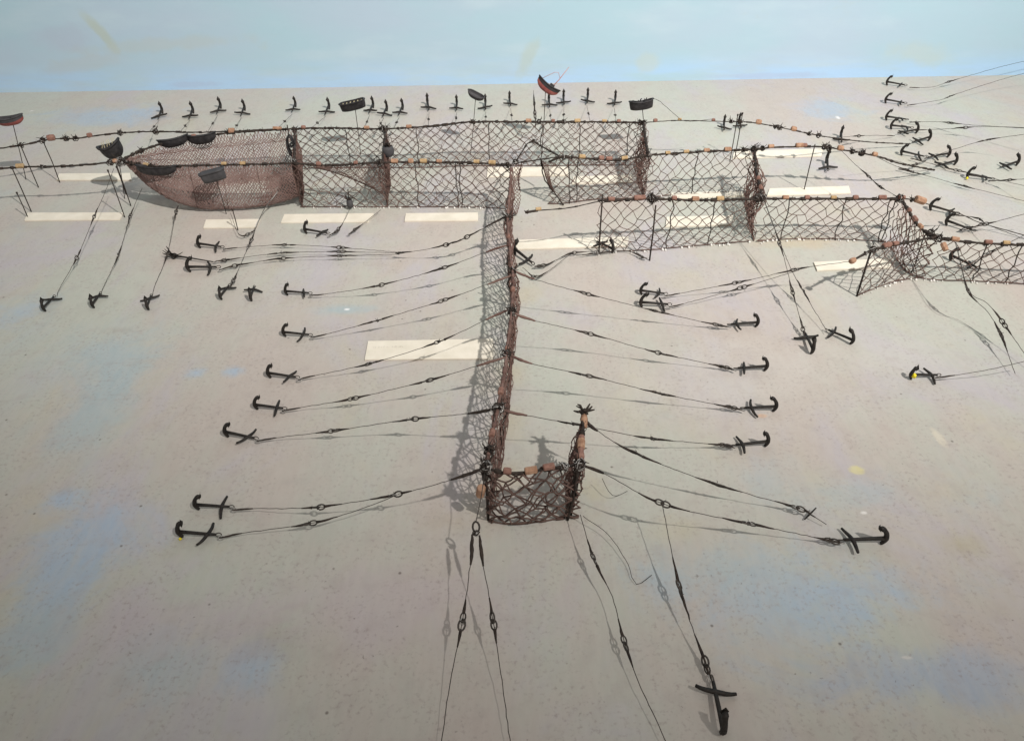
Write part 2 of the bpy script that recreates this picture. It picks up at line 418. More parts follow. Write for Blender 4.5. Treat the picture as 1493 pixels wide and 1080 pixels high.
# ------------------------------------------------------------------ net meshes
def strand(mb, a, b, r, sag=0.0):
    if sag:
        m = (a+b)/2+Vector((RND.gauss(0, sag), RND.gauss(0, sag), RND.gauss(-.3*sag, sag))); mb.tube([a, m, b], r, 4, False)
    else: mb.tube([a, b], r, 3, False)
def lattice(mb, fn, U, V, cell, r, jit, sag=0.0, knot=True, hexy=False):
    """diamond mesh over fn(u,v), u in [0,U], v in [0,V] metres"""
    nu = max(2, round(U/cell*2)); nv = max(2, round(V/cell*2)); K = {}
    for i in range(nu+1):
        for j in range(nv+1):
            if (i+j) % 2 == 0 or j in (0, nv) and False:
                e = 0 if j in (0,) else 1
                K[i, j] = fn(min(max(U*i/nu+RND.gauss(0, jit)*e, 0), U), min(max(V*j/nv+RND.gauss(0, jit)*e, 0), V))
    for (i, j), p in K.items():
        for di in (-1, 1):
            q = K.get((i+di, j+1))
            if q is not None: strand(mb, p, q, r, sag)
        if knot and r > .0008: mb.blob(p, r*1.75)
def net_wall(label, tops, cell=.030, r=.00092, m='net', wob=.005, jit=.0030, rope_r=.0028, floats=(), cords=(), lash=(), fuzz=1.5, z0=.002, foot=True, layers=1, crumbs=False, foff=None, fsc=1.0, rm='rope', name='net_panel', lean=(0, 0)):
    path = Path(smooth_path(tops, .01)); mid = path.at(path.L/2)
    t = thing(name, (mid.x, mid.y, 0), label, 'net', 'net walls of the trap')
    part('head_rope', rope_mesh(path, rope_r, fuzz), rm, t)
    hmax = max(p.z for p in path.p)-z0
    for ly in range(layers):
        ph1, ph2 = RND.uniform(0, 6), RND.uniform(0, 6); off = RND.uniform(-.5, .5)*wob if layers > 1 else 0
        def fn(u, v):
            p = path.at(u); d = path.dir(u); nrm = Vector((-d.y, d.x, 0))
            if nrm.length < 1e-4: nrm = Vector((1, 0, 0))
            nrm.normalize(); f = v/hmax; z = p.z+(z0-p.z)*f
            k = math.sin(math.pi*min(1, f*.9+.1))
            s_ = wob*(math.sin(u*23+ph1)*.6+math.sin(u*61+f*3+ph2)*.4+math.sin(f*5+ph2+u*9)*.5)*k+off*k
            return Vector((p.x+lean[0]*f, p.y+lean[1]*f, z))+nrm*(s_+RND.gauss(0, jit*.5))
        mb = MB(); lattice(mb, fn, path.L, hmax, cell, r, jit, r*.9)
        part('mesh', mb, m, t)['kind'] = 'stuff'
    if foot:
        fp = Path([Vector((p.x+lean[0], p.y+lean[1], z0+.001)) for p in path.p]); part('foot_rope', rope_mesh(fp, .0013, .5), m if m != 'bag' else 'net', t)
    if crumbs:
        mb = MB()
        for _ in range(int(path.L/.012)):
            p = path.at(RND.uniform(0, path.L)); mb.blob((p.x+RND.gauss(0, .003), p.y-.004+RND.gauss(0, .003), .002), RND.uniform(.0015, .0042))
        part('filler_crumbs', mb, 'foam', t)['kind'] = 'stuff'
    for fx in floats:
        k = None
        if isinstance(fx, tuple): x, y = fx[0], fx[1]; k = fx[2] if len(fx) > 2 else None
        else: x, y = fx, None
        d = path.near_px(x, y); put_float(t, path.at(d), path.dir(d), k, fsc)
    for c in cords:
        d = path.near_px(*(c if isinstance(c, tuple) else (c,))); p = path.at(d); mb = MB()
        pts = [Vector((p.x+RND.gauss(0, .002), p.y+RND.gauss(0, .002), p.z*(1-k/6))) for k in range(7)]
        mb.tube(smooth_path(pts, .01), .0014, 5); part('drop_cord', mb, 'rope', t)
    for x in lash:
        d = path.near_px(*(x[:2] if isinstance(x, tuple) else (x,))); lashing(t, path.at(d), *(x[2:] if isinstance(x, tuple) and len(x) > 2 else ()))
    return t, path

def pole(parent, p, z0, z1, r=.0015, name='post', m='rope'):
    mb = MB(); mb.tube([(p.x, p.y, z0), (p.x+RND.gauss(0, .0008), p.y, (z0+z1)/2), (p.x, p.y, z1)], r, 6); return part(name, mb, m, parent)

# head rope points (photograph x, rope y, foot y)
B = lambda *a: [TOP(*p) for p in a]
nBack, pBack = net_wall('long far wall of brown net running behind the chambers below the row of small anchors',
    B((428, 188, 247), (480, 187, 246), (560, 188, 246), (630, 184, 245), (690, 178, 243), (790, 178, 243), (870, 178, 242), (938, 179, 242)),
    floats=(445, 535, (595, 184, 0), 770, 806, 842, 880, 900), cords=(505, 607, 712, 790, 845, 915), layers=2, cell=.028, r=.00082, lash=((562, 188, .016, 10, 8, 3), (690, 178, .010, 6, 6, 1), (785, 178), (823, 178, .009), (932, 180)))
nFront, pFront = net_wall('long near wall of brown net from the bag to the leader net',
    B((425, 238, 303), (470, 241, 303), (505, 240, 303), (560, 237, 303), (650, 237, 303), (700, 238, 304), (746, 241, 306)),
    floats=((466, 238), (517, 238, 3), (578, 236, 0), (597, 237), (616, 237, 2), (638, 236, 0), (695, 237, 2), (716, 238, 2)), cords=(605, 661, 672), layers=2, cell=.028, r=.00082, lash=((553, 238), (740, 241), (675, 237, .008, 4, 3, 0)), crumbs=True)
nFr2, pFr2 = net_wall('near wall of brown net right of the entrance gap with dark cards of shadow behind',
    B((800, 236, 298), (822, 229, 298), (870, 232, 292), (905, 233, 291), (945, 226, 289)),
    floats=((851, 230, 2), (875, 232, 3), (888, 232, 4), (911, 228, 2)), cords=(830, (840, 231)), layers=2, cell=.028, r=.00082, lash=((824, 228, .009), (942, 226, .014, 9, 6, 4)))
net_wall('dense brown cross net closing the right end of the long chamber', B((938, 180, 243), (941, 200, 262), (945, 226, 290)),
    cell=.026, r=.0009, m='red', wob=.022, layers=3, floats=(), lash=((938, 180, .014, 8, 6, 3),))
net_wall('dense reddish cross net beside the bag mouth below a dark loop', B((429, 189, 247), (430, 212, 270), (428, 238, 302)),
    cell=.011, r=.0009, m='red', wob=.010, layers=2, jit=.001, lash=((429, 189), (427, 236)))
net_wall('dense reddish cross net in the middle of the long chamber', B((562, 190, 247), (560, 212, 270), (557, 238, 303)),
    cell=.013, r=.0008, m='red', wob=.014, layers=2, jit=.0015)
# funnel of fine net hanging left of the middle cross net
t = thing('funnel_net', (P(540, 285).x, P(540, 285).y, 0), 'sagging reddish funnel of fine net left of the middle cross net', 'net', 'net walls of the trap')
A1, A2 = TOP(556, 238, 303), TOP(470, 250, 300)
def ff(u, v):
    f = u/.19; a = v/.10
    top = Vector((A1.x-.19*f, A1.y+.05, .112+.012*f)); drop = .085*(1-f)**.7*(.25+.75*(1-f))+.006
    return Vector((top.x, top.y-.07*(1-f)*math.sin(a*math.pi), top.z-drop*a*1.1-.02*f))
mb = MB(); lattice(mb, ff, .19, .10, .011, .00075, .001); part('mesh', mb, 'red', t)['kind'] = 'stuff'
mb = MB(); mb.tube(smooth_path([ff(u*.19/8, 0) for u in range(9)], .01), .0014, 5); part('head_rope', mb, 'rope', t)

# entrance: rope arch, drop lines either side of the gap
t = thing('entrance_rope', (P(785, 262).x, P(785, 262).y, 0), 'peaked dark rope with drop lines over the entrance gap beside the leader', 'rope')
pk = [P(751, 238, .127), P(757, 228, .129), P(769, 209, .130), P(778, 206, .130), P(792, 215, .130), P(816, 228, .128)]
part('rope', rope_mesh(Path(pk), .0019), 'rope', t)
part('crossing_rope', rope_mesh(Path(smooth_path([TOP(752, 238, 302), TOP(785, 233, 300), TOP(822, 228, 298)], .01)), .0018), 'rope', t)
for a, b in (((789, 234, .124), (822, 299, .002)), ((789, 234, .124), (806, 280, .02)), ((760, 240, .124), (758, 278, .05))):
    mb = MB(); p, q = P(*a), P(*b); mb.tube(smooth_path([p, p.lerp(q, .4)+Vector((-.006, 0, -.01)), p.lerp(q, .75)+Vector((-.004, 0, -.004)), q], .01, .0006), [.0018]*1+[.0018]*200 if False else .0018, 5); part('drop_line', mb, 'rope', t)
lashing(t, pk[3], .010, 6, 3, 2); lashing(t, P(751, 237, .128), .012, 6, 4, 4)
def fan(label, apex_top, apex_bot, right_top):   # gathered triangle of net hanging at a gap
    pass
t = thing('gathered_net', (P(818, 290).x, P(818, 290).y, 0), 'dark gathered wedge of net slanting down right of the entrance gap', 'net')
ga, gb, gc = P(790, 236, .122), P(822, 298, .003), P(800, 236, .122)
def gf(u, v):
    a = v/.15; top = ga.lerp(gc, u/.05); return top.lerp(gb+Vector((.0-.004*u/.05, 0, 0)), a**.9)+Vector((-.012*math.sin(a*3.1), 0, 0))
mb = MB(); lattice(mb, gf, .05, .15, .012, .0009, .001); part('mesh', mb, 'net', t)['kind'] = 'stuff'
t = thing('gathered_net', (P(752, 290).x, P(752, 290).y, 0), 'brown gathered strip of net hanging left of the entrance gap at the leader head', 'net')
ga2, gc2, gb2 = P(748, 240, .126), P(763, 238, .126), P(748, 312, .004)
def gf2(u, v):
    a = v/.14; top = ga2.lerp(gc2, u/.035); return top.lerp(gb2+Vector((.012*u/.035, 0, 0)), a)+Vector((.004*math.sin(a*7+u*80), 0, 0))
mb = MB(); lattice(mb, gf2, .035, .14, .011, .0009, .001); part('mesh', mb, 'red', t)['kind'] = 'stuff'

nR2, pR2 = net_wall('short brown net wall between the two dense brown corners', B((945, 226, 290), (985, 224, 286), (1030, 221, 284), (1100, 218, 280)),
    floats=((971, 221, 2), (999, 221), (1029, 219), (1060, 218, 0)), cords=(1018,), lash=((1082, 218, .010, 5, 6, 1), (1100, 218, .016, 10, 8, 3)), crumbs=True)
net_wall('dense reddish cross net at the second brown corner reaching to the middle net', B((1100, 218, 280), (1103, 250, 312), (1112, 289, 352)),
    cell=.026, r=.0009, m='red', wob=.022, layers=3, floats=((1110, 275, 4), (1106, 262, 3)), lash=((1104, 240, .008, 5, 6, 1), (1110, 288, .012, 8, 6, 3)))
nR3, pR3 = net_wall('middle wall of brown net standing on two posts right of the leader', B((872, 293, 371), (905, 292, 368), (950, 290, 366), (1020, 292, 360), (1105, 290, 353)),
    floats=((893, 291, 4), (928, 290, 3), (936, 290, 4), (980, 290, 3), (1015, 290, 0), (1052, 290, 2)), cords=((985, 291), (1045, 291)), lash=((948, 290, .016, 10, 10, 4), (975, 290, .008, 4, 3, 0), (1108, 290, .014, 9, 6, 4)), crumbs=True)
for x, y0, y1, nm in ((873, 372, .16, 'post'), (947, 380, .145, 'post')): pole(nR3, P(x, y0), 0, y1, .0019)
nR4, pR4 = net_wall('right part of the middle net wall with its row of floats', B((1116, 290, 353), (1160, 290, 350), (1240, 290, 350), (1312, 290, 354)),
    floats=((1142, 286, 0), (1178, 288, 3), (1212, 288, 2), (1250, 287, 3), (1289, 287, 4)), cords=((1155, 290), (1234, 290), (1300, 290), (1306, 290)), lash=((1312, 290, .014, 9, 8, 4),), crumbs=True)
# the tail of rope left of the middle net
t = thing('head_rope', (P(820, 365).x, P(820, 365).y, 0), 'slack head rope tail with a cork pointing left of the middle net', 'rope')
pp = Path(smooth_path([P(766, 310, .135), P(785, 307, .136), P(830, 303, .138), TOP(872, 294, 371)], .01))
part('rope', rope_mesh(pp, .0013, .4), 'rope', t); part('rope_end', MB().tube(pp.seg(0, .03), .003, 6), 'rope', t); lashing(t, pp.at(.005), .006, 4, 3, 0)
put_float(t, pp.at(pp.near_px(786)), pp.dir(.05), 2, .7)
# right side
nR5, pR5 = net_wall('slanting brown net wall running toward the camera from the right end of the middle net', B((1314, 291, 354), (1322, 303, 366), (1331, 318, 382), (1345, 335, 398), (1370, 347, 408)),
    m='red', wob=.010, layers=2, floats=((1326, 308, 3), (1333, 322, 4), (1341, 333, 0)), lash=((1355, 341, .015, 7, 4, 0), (1368, 346, .012)), cords=((1350, 338),))
nR6, pR6 = net_wall('nearest net wall leaving the right edge of the picture with corks on its rope', B((1370, 347, 408), (1400, 352, 410), (1440, 355, 411), (1500, 357, 414), (1600, 359, 420)),
    floats=((1396, 349, 0), (1438, 352, 4), (1463, 354, 2)), cords=((1443, 355), (1495, 357)), crumbs=True)
nR7, pR7 = net_wall('short wing net on a post ending in a round cork beside a card', B((1272, 364, 432), (1290, 360, 424), (1320, 354, 413), (1345, 349, 408), (1368, 346, 406)),
    floats=((1287, 359, 3), (1296, 357, 3), (1303, 356, 4)), lash=((1272, 364, .010, 6, 3, 6),), crumbs=True)
pw = TOP(1272, 364, 432); pole(nR7, Vector((pw.x-.002, pw.y, 0)), 0, pw.z+.004, .0022)
mb = MB(); e = P(1243, 380, pw.z-.004); mb.tube([pw, pw.lerp(e, .5), e], [.0032, .0028, .0016], 6); part('rope_tail', mb, 'rope', nR7)
put_float(nR7, e, (pw-e), 1, 1.25, 0); lashing(nR7, pw.lerp(e, .35), .006, 4, 2, 4)
put_float(nR7, TOP(1376, 362, 420), Vector((.2, -.7, -.5)), 0, 1)

# ------------------------------------------------------------------ the leader and the hook
LZ = .120
lead = [P(745, 244, .126), P(743, 280, .124), P(740, 320, .122), P(744, 370, LZ), P(748, 405, LZ), P(746, 450, LZ), P(740, 500, LZ), P(735, 545, LZ), P(726, 595, LZ), P(716, 640, LZ), P(708, 681, .116)]
nL, pL = net_wall('long reddish brown leader net running toward the camera and casting a lattice shadow', lead, cell=.027, m='red', r=.00095, wob=.010, layers=2, rope_r=.0024, fuzz=1.2, rm='red',
    lash=((738, 318, .016, 9, 8, 3), (745, 395, .012, 8, 6, 4), (745, 455, .012, 8, 6, 4), (740, 515, .012, 8, 6, 4), (724, 597, .014, 9, 6, 8), (712, 655, .012, 9, 8, 1), (708, 680, .014, 9, 6, 5)),
    floats=((743, 345, 4), (747, 425, 3), (737, 512, 3), (728, 575, 4), (716, 632, 4)), fsc=.8)
for y in (335, 360, 385, 420, 440, 475, 500, 530, 560, 575, 612, 628, 648, 665):
    d = pL.near_px(735, y); p = pL.at(d); mb = MB()
    mb.tube([Vector((p.x+RND.gauss(0, .004), p.y, p.z*(1-k/5)+.002)) + Vector((RND.gauss(0, .0018), RND.gauss(0, .002), 0)) for k in range(6)], .0015, 5); part('drop_cord', mb, 'rope' if y % 2 else 'red', nL)
nH, pH = net_wall('front panel of coarse black netting joining the leader foot to the hooked wing', [P(708, 681, .116), P(730, 688, .112), P(762, 690, .110), P(800, 683, .112), P(846, 677, .114)],
    cell=.030, r=.0013, wob=.009, jit=.0042, layers=2, m='net', lean=(.002, -.004), floats=((738, 682, 3), (768, 682, 0), (798, 680, 4)), lash=((818, 681, .010, 3, 1, 9), (712, 681, .012, 6, 4, 6)), rope_r=.0022, fuzz=.7)
nW, pW = net_wall('short hooked wing of reddish net with stacked corks and a black tuft on its end', [P(846, 677, .114), P(847, 650, .117), P(849, 628, .119), P(851, 608, .121)],
    cell=.018, m='red', wob=.010, layers=3, rope_r=.0030, lean=(-.016, -.004), floats=((843, 668, 3), (842, 655, 4), (846, 640, 3), (846, 648, 0)), lash=((846, 676, .013, 9, 6, 8), (848, 655, .009, 6, 8, 1)), fuzz=1.6)
te = pW.at(pW.L); mb = MB(); squiggle(mb, te+Vector((0, .006, .004)), .008, 10, .0018); bristles(mb, te+Vector((0, .006, .006)), .012, 9, .0022); part('tuft', mb, 'rope', nW)
mb = MB(); mb.tube([te+Vector((0, -.02, -.004)), te+Vector((0, -.005, 0)), te+Vector((.001, .004, .002))], [.004, .0062, .0045], 8); part('bound_end', mb, 'cork', nW)
mb = MB(); c1 = pL.at(pL.L); pole(nH, c1, 0, c1.z, .0022)
c2 = pH.at(pH.L); 
for dx, dy, rr_ in ((-.016, -.008, .0024), (-.022, -.006, .0016), (-.010, 0, .0016), (-.012, .02, .0014), (-.014, .04, .0014)):
    mb = MB(); q = c2+Vector((dx*.25, dy*.5, 0)); mb.tube(smooth_path([q, q.lerp(Vector((c2.x+dx, c2.y+dy, .001)), .5)+Vector((.003, 0, 0)), Vector((c2.x+dx, c2.y+dy, .001))], .01, .0005), rr_, 5); part('drop_cord', mb, 'rope', nH)
put_float(nL, P(701, 716, .075), Vector((.15, -.1, 1)), 0, 1.35, 0)
mb = MB(); squiggle(mb, P(706, 694, .10), .008, 8, .002); part('knot', mb, 'rope', nL)

# ------------------------------------------------------------------ the bag net
tb = thing('bag_net', (P(310, 300).x, P(310, 300).y, 0), 'boat shaped bag of fine pinkish brown net at the left end of the trap', 'net')
BR = Path(smooth_path([P(180, 232, .126), P(205, 220, .127), P(240, 209, .128), P(300, 198, .128), P(360, 192, .128), P(429, 188, .128)], .01))
FR = Path(smooth_path([P(180, 236, .126), P(205, 241, .127), P(240, 243, .128), P(300, 241, .129), P(360, 240, .129), P(425, 238, .130)], .01))
def depth(s): return (1-.16*max(0, (s-.72)/.28)**2)*.126*min(1, (1-(1-min(1, s*1.75))**2.1))**.85+.004
NS, NT = 124, 64
def bagpt(s, a):
    b, f = BR.at(BR.L*s), FR.at(FR.L*s); th = math.pi*a; e = .36
    yy = .5-.5*math.copysign(abs(math.cos(th))**e, math.cos(th))
    p = b.lerp(f, yy); d = depth(s)*math.sin(th)**e if 0 < a < 1 else 0
    return Vector((p.x+.010*math.sin(th)*(1-s), p.y-.066*max(0, math.sin(th))*a*min(1, s*2.2)*(1-.75*max(0, (s-.6)/.4)**1.5)+.012*math.sin(th)*(1-a), p.z-d))
_tab = {}
def bag_arc(s, f):          # f: fraction of the girth, evenly spaced
    k = round(s*200)
    if k not in _tab:
        A = [i/80 for i in range(81)]; pts = [bagpt(k/200, a) for a in A]; L = [0]
        for p, q in zip(pts, pts[1:]): L.append(L[-1]+(q-p).length)
        _tab[k] = (A, [x/max(L[-1], 1e-6) for x in L])
    A, L = _tab[k]
    for i in range(80):
        if L[i+1] >= f: break
    t = (f-L[i])/max(1e-9, L[i+1]-L[i]); return bagpt(s, A[i]+(A[i+1]-A[i])*min(1, max(0, t)))
for nm, a0, a1, nj in (('far_side', 0, .5, 46), ('near_side', .5, 1, 46)):
    mb = MB(); K = {}
    for i in range(NS+1):
        for j in range(nj+1):
            if (i+j) % 2 == 0:
                K[i, j] = bag_arc(min(1, max(0, (i+RND.gauss(0, .16))/NS)), min(1, max(0, a0+(a1-a0)*(j+RND.gauss(0, .16))/nj)))+Vector((RND.gauss(0, .0008), RND.gauss(0, .0008), RND.gauss(0, .0008)))
    for (i, j), p in K.items():
        for di in (-1, 1):
            q = K.get((i+di, j+1))
            if q is not None: mb.tube([p, q], .00112, 3, False)
    part(nm, mb, 'bag', tb)['kind'] = 'stuff'
mb = MB()      # closing panel at the mouth
def mouth(u, v):
    a = u; p = bagpt(1, .06+.88*a); top = BR.at(BR.L).lerp(FR.at(FR.L), a); return top.lerp(p, v)
lattice(mb, mouth, 1, 1, .085, .0008, .01); part('mouth_panel', mb, 'red', tb)['kind'] = 'stuff'
part('far_rim_rope', rope_mesh(BR, .0026, 1.6), 'rope', tb); part('near_rim_rope', rope_mesh(FR, .0026, 1.4), 'rope', tb)
lashing(tb, P(176, 236, .126), .018, 14, 10, 10)
for d, k in ((.03, 12), (.06, 10), (.10, 10)): lashing(tb, FR.at(d), .010, k, 4, 0)
for x in (205, 262, 305, 330): lashing(tb, BR.at(BR.near_px(x)), .010, 7, 6, 0)
for x, k in ((283, 3), (337, 0), (405, 0)): d = BR.near_px(x); put_float(tb, BR.at(d), BR.dir(d), k, 1)
for x, k in ((325, 2), (355, 2), (213, 2)): d = FR.near_px(x); put_float(tb, FR.at(d), FR.dir(d), k, .8)
for s in (.2, .42, .6, .8):      # cords laced round the belly
    mb = MB(); mb.tube([bagpt(s, .5+.5*k/20)+Vector((0, -.001, 0)) for k in range(21)], .0008, 4); part('lacing', mb, 'net', tb)

# ------------------------------------------------------------------ free head ropes with corks
def free_rope(label, pts, floats=(), lash=(), r=.0022, fuzz=1.2, posts=()):
    path = Path(smooth_path(pts, .012)); m = path.at(path.L/2)
    t = thing('head_rope', (m.x, m.y, 0), label, 'rope', 'free head ropes'); part('rope', rope_mesh(path, r, fuzz), 'rope', t)
    for fx in floats: d = path.near_px(fx[0]); put_float(t, path.at(d), path.dir(d), fx[1], fx[2] if len(fx) > 2 else 1)
    for x in lash: lashing(t, path.at(path.near_px(x[0])), *x[1:])
    for x, z1 in posts: p = path.at(path.near_px(x)); pole(t, p, 0, p.z+z1, .0014)
    return t, path
free_rope('far rope with corks running off the left edge from the bag tip', [P(-60, 224, .128), P(30, 212, .128), P(75, 203, .128), P(110, 202, .128), P(140, 198, .128), P(190, 193, .128), P(240, 192, .128), P(300, 193, .128), P(420, 188, .130)],
    floats=((76, 3, 1.5), (133, 3, 1.1), (338, 0), (403, 0)), lash=((62, .012, 9, 4, 1), (98, .011, 8, 6, 0), (108, .010, 8, 6, 0), (30, .012, 8, 3, 0), (175, .010, 7, 4, 1), (228, .012, 8, 8, 3)), posts=((63, .0), (35, 0)))
free_rope('near rope running off the left edge from the bag tip', [P(-60, 250, .128), P(30, 244, .128), P(80, 243, .128), P(130, 240, .128), P(176, 236, .128)],
    floats=((30, 2, 1.2), (168, 1, .9)), lash=((60, .008, 5, 3, 3), (160, .012, 9, 4, 9)), posts=((18, 0), (165, 0)), r=.0026, fuzz=.8)
free_rope('thin rope with a cork behind the right chamber corner', [P(938, 179, .130), P(985, 176, .130), P(1040, 177, .131), P(1085, 178, .130)], floats=((955, 3), (1041, 3, .9), (992, 2, .6)), lash=((1066, .009, 6, 6, 1), (1080, .010, 7, 8, 0)), r=.0013, fuzz=.5)
free_rope('far rope with corks sloping down right from the chamber corner to a curled anchor', [P(1085, 178, .130), P(1106, 180, .128), P(1157, 190, .12), P(1200, 199, .09), P(1264, 207, .035), P(1327, 210, .012)],
    floats=((1107, 1, 1.3), (1158, 1, 1.2)), lash=((1128, .009, 5, 5, 1), (1140, .012, 7, 6, 1), (1178, .010, 6, 5, 1), (1192, .011, 6, 5, 1)), r=.0016, fuzz=.7)
frx, frp = free_rope('corked rope running right from the second brown corner past a leaning post', [P(1100, 218, .130), P(1130, 215, .130), P(1165, 214, .130), P(1195, 214, .128), P(1225, 218, .122), P(1275, 227, .105), P(1310, 238, .075), P(1362, 248, .015)],
    floats=((1125, 0, 1.1), (1166, 0, 1.5), (1175, 3, 1.0), (1223, 1, 1.4), (1277, 1, 1.3)), lash=((1112, .010, 6, 5, 0), (1200, .012, 7, 5, 2), (1212, .012, 7, 5, 2), (1245, .012, 8, 6, 2), (1258, .012, 8, 6, 2)), posts=((1189, .006),), r=.0022, fuzz=1)
free_rope('corked rope end running right from the corner where the middle net turns', [P(1314, 290, .118), P(1330, 291, .114), P(1350, 297, .10), P(1400, 312, .05), P(1430, 325, .02), P(1500, 345, .012)],
    floats=((1314, 4, 1.1), (1345, 0, 1.5)), lash=((1328, .008, 6, 4, 2),), r=.0012, fuzz=.3)

# ------------------------------------------------------------------ anchors
AL = .064
def shank_mesh():
    mb = MB(); mb.tube([(-.001, 0, .014), (.02, 0, .0125), (.045, 0, .0100), (AL, 0, .0085)], [.0036, .0031, .0028, .0024], 8); return mb.mesh('shank', 'iron')
def arm_mesh(up, R_=.021, open_=1.15):
    mb = MB(); n = 9; pts = []; rr = []
    for i in range(n+1):
        a = (open_ if up else .72)*i/n
        pts.append(Vector((R_*(1-math.cos(a))*1.05-.001, 0, .014+(1 if up else -1)*R_*math.sin(a)*(1.12 if up else 1)))); f = i/n
        rr.append(.0046*(1-f)+.0026*f+(.0016*math.exp(-((f-.8)/.15)**2) if up else 0))
    rr[-1] = .0006
    mb.tube(pts, rr, 8); return mb.mesh('arm', 'iron')
def stock_mesh(bend):
    mb = MB(); pts = [Vector((bend*(k/4)**2*.004, k/4*.026, .0085+.001*math.cos(k))) for k in range(-4, 5)]
    mb.tube(pts, [.0022, .0026, .0030, .0033, .0035, .0033, .0030, .0026, .0022], 6); return mb.mesh('stock', 'iron')
SHANK = shank_mesh(); UPARM = [arm_mesh(True, .024, 1.1), arm_mesh(True, .027, .95), arm_mesh(True, .023, 1.25), arm_mesh(True, .026, .85)]; LOARM = arm_mesh(False); STOCK = [stock_mesh(0), stock_mesh(1), stock_mesh(-1.5)]
def fl_mesh():
    mb = MB(); mb.v = [Vector(v) for v in ((-.0050, 0, .010), (.0010, -.0056, .001), (.0010, .0056, .001), (.004, 0, -.009), (.003, 0, .002))]
    mb.f = [(0, 1, 4), (0, 4, 2), (1, 3, 4), (3, 2, 4), (0, 2, 1), (1, 2, 3)]; return mb.mesh('fluke', 'iron', False)
FLUKE = fl_mesh()
def anchor(label, crown, ring, sc=None, up=None, tilt=0.0, turn=0.0, group='small black anchors', fluke=True):
    a, b = P(*crown), P(*ring); d = b-a
    if sc is None: sc = max(.82, min(1.12, d.length/AL*.98))
    t = thing('anchor', (a.x, a.y, .0005), label, 'anchor', group)
    t.rotation_euler = (tilt, 0, math.atan2(d.y, d.x)); t.scale = (sc,)*3
    k = RND.choice((0, 2, 2, 1)) if up is None else up
    link('shank', SHANK, t); am = link('arm', UPARM[k], t); link('arm', LOARM, t)
    R_, op = ((.024, 1.1), (.027, .95), (.023, 1.25), (.026, .85))[k]; aa = op*.8
    if fluke: link('fluke', FLUKE, am, Matrix.Translation((R_*(1-math.cos(aa))*1.05+.0022, 0, .014+R_*1.12*math.sin(aa))) @ Matrix.Rotation(-math.pi/2+aa+1.35, 4, 'Y'))
    link('stock', STOCK[RND.randrange(3)], t, Matrix.Translation((AL*.78, 0, 0)) @ Matrix.Rotation(RND.uniform(-.38, .38)+turn, 4, 'Z') @ Matrix.Rotation(RND.uniform(-.16, .16), 4, 'X'))
    link('ring', RING, t, Matrix.Translation((AL+.004, 0, .008)) @ Matrix.Rotation(RND.uniform(.3, 1.2), 4, 'X'))
    return t
S = 'small black anchors'
L_ = ['topmost left anchor lying right of a splayed wire cluster below the bag net', 'black anchor below the splayed wire cluster left of the leader',
      'black anchor level with the five short anchors at far left, first beside the leader cables', 'black anchor up left of the largest cream card', 'black anchor lower left of the largest cream card',
      'black anchor left of the leader, third from the bottom of that row of tilted stocks', 'black anchor left of the leader just above the wide gap in the row',
      'upper of the two lowest left anchors, long thin stock', 'lowest left anchor with a yellow speck at its crown']
LC = [((291, 362), (324, 364)), ((276, 397), (318, 394)), ((418, 431), (450, 431)), ((415, 491), (452, 492)), ((393, 551), (433, 554)), ((374, 597), (410, 599)), ((331, 637), (373, 643)), ((288, 743), (337, 743)), ((264, 783), (318, 784))]
for lb, (c, r_) in zip(L_, LC): anchor(lb, c, r_)
mb = MB(); p = P(264, 785); mb.blob((p.x, p.y-.002, .002), .0032)
t = thing('paint_blob', (p.x, p.y, 0), 'tiny yellow paint blob at the crown of the lowest left anchor', 'paint'); part('blob', mb, 'yellow', t)
anchor('lone black anchor under the long chamber net beside a cream card', (446, 341), (478, 344), up=1)
for lb, c, r_ in (('leftmost of the five short anchors in front of the bag net', (66, 455), (82, 434)), ('second from left of the five short anchors in front of the bag net', (137, 450), (148, 431)),
                  ('middle one of the five short anchors in front of the bag net', (217, 453), (222, 434)), ('fourth from left of the five short anchors in front of the bag net', (323, 438), (335, 420)), ('rightmost of the five short anchors, no cable to it', (367, 440), (372, 421))):
    anchor(lb, c, r_, sc=.82, up=3)
for lb, c, r_ in (('topmost right anchor in the row of four right of the leader', (1103, 477), (1066, 477)), ('second right anchor from the top right of the leader', (1116, 541), (1074, 541)),
                  ('third right anchor from the top with upright straight stock', (1129, 600), (1087, 599)), ('fourth right anchor with broad twisted stock, above the lone cross pin', (1117, 651), (1072, 653)),
                  ('lowest right anchor with thick fluke near the blue floor patch', (1287, 793), (1232, 792))): anchor(lb, c, r_, sc=.86 if c[1] < 780 else .95)
for lb, c, r_, k in (('upper of two overlapping anchors right of the leader with flukes to the left', (934, 430), (968, 432), 2), ('lower of two overlapping anchors right of the leader with flukes to the left', (934, 448), (974, 448), 2),
                  ('anchor with large grey fluke lying under the two long right cables', (1241, 503), (1206, 485), 2), ('cross shaped anchor lying left of the large grey fluke anchor', (1183, 517), (1173, 491), 3),
                  ('lone anchor at right with bright yellow paint on its fluke', (1326, 553), (1362, 551), 3), ('small anchor touching the right side of the leader near a card end', (750, 371), (777, 389), 1),
                  ('anchor lying crosswise at the foot of the left post of the middle net', (893, 370), (870, 356), 1)): t = anchor(lb, c, r_, up=k); ya = t if 'yellow' in lb else locals().get('ya')
mb = MB(); squiggle(mb, Vector((.004, -.004, .013)), .006, 9, .0026); link('yellow_paint', mb.mesh('yellow_paint', 'yellow'), ya)
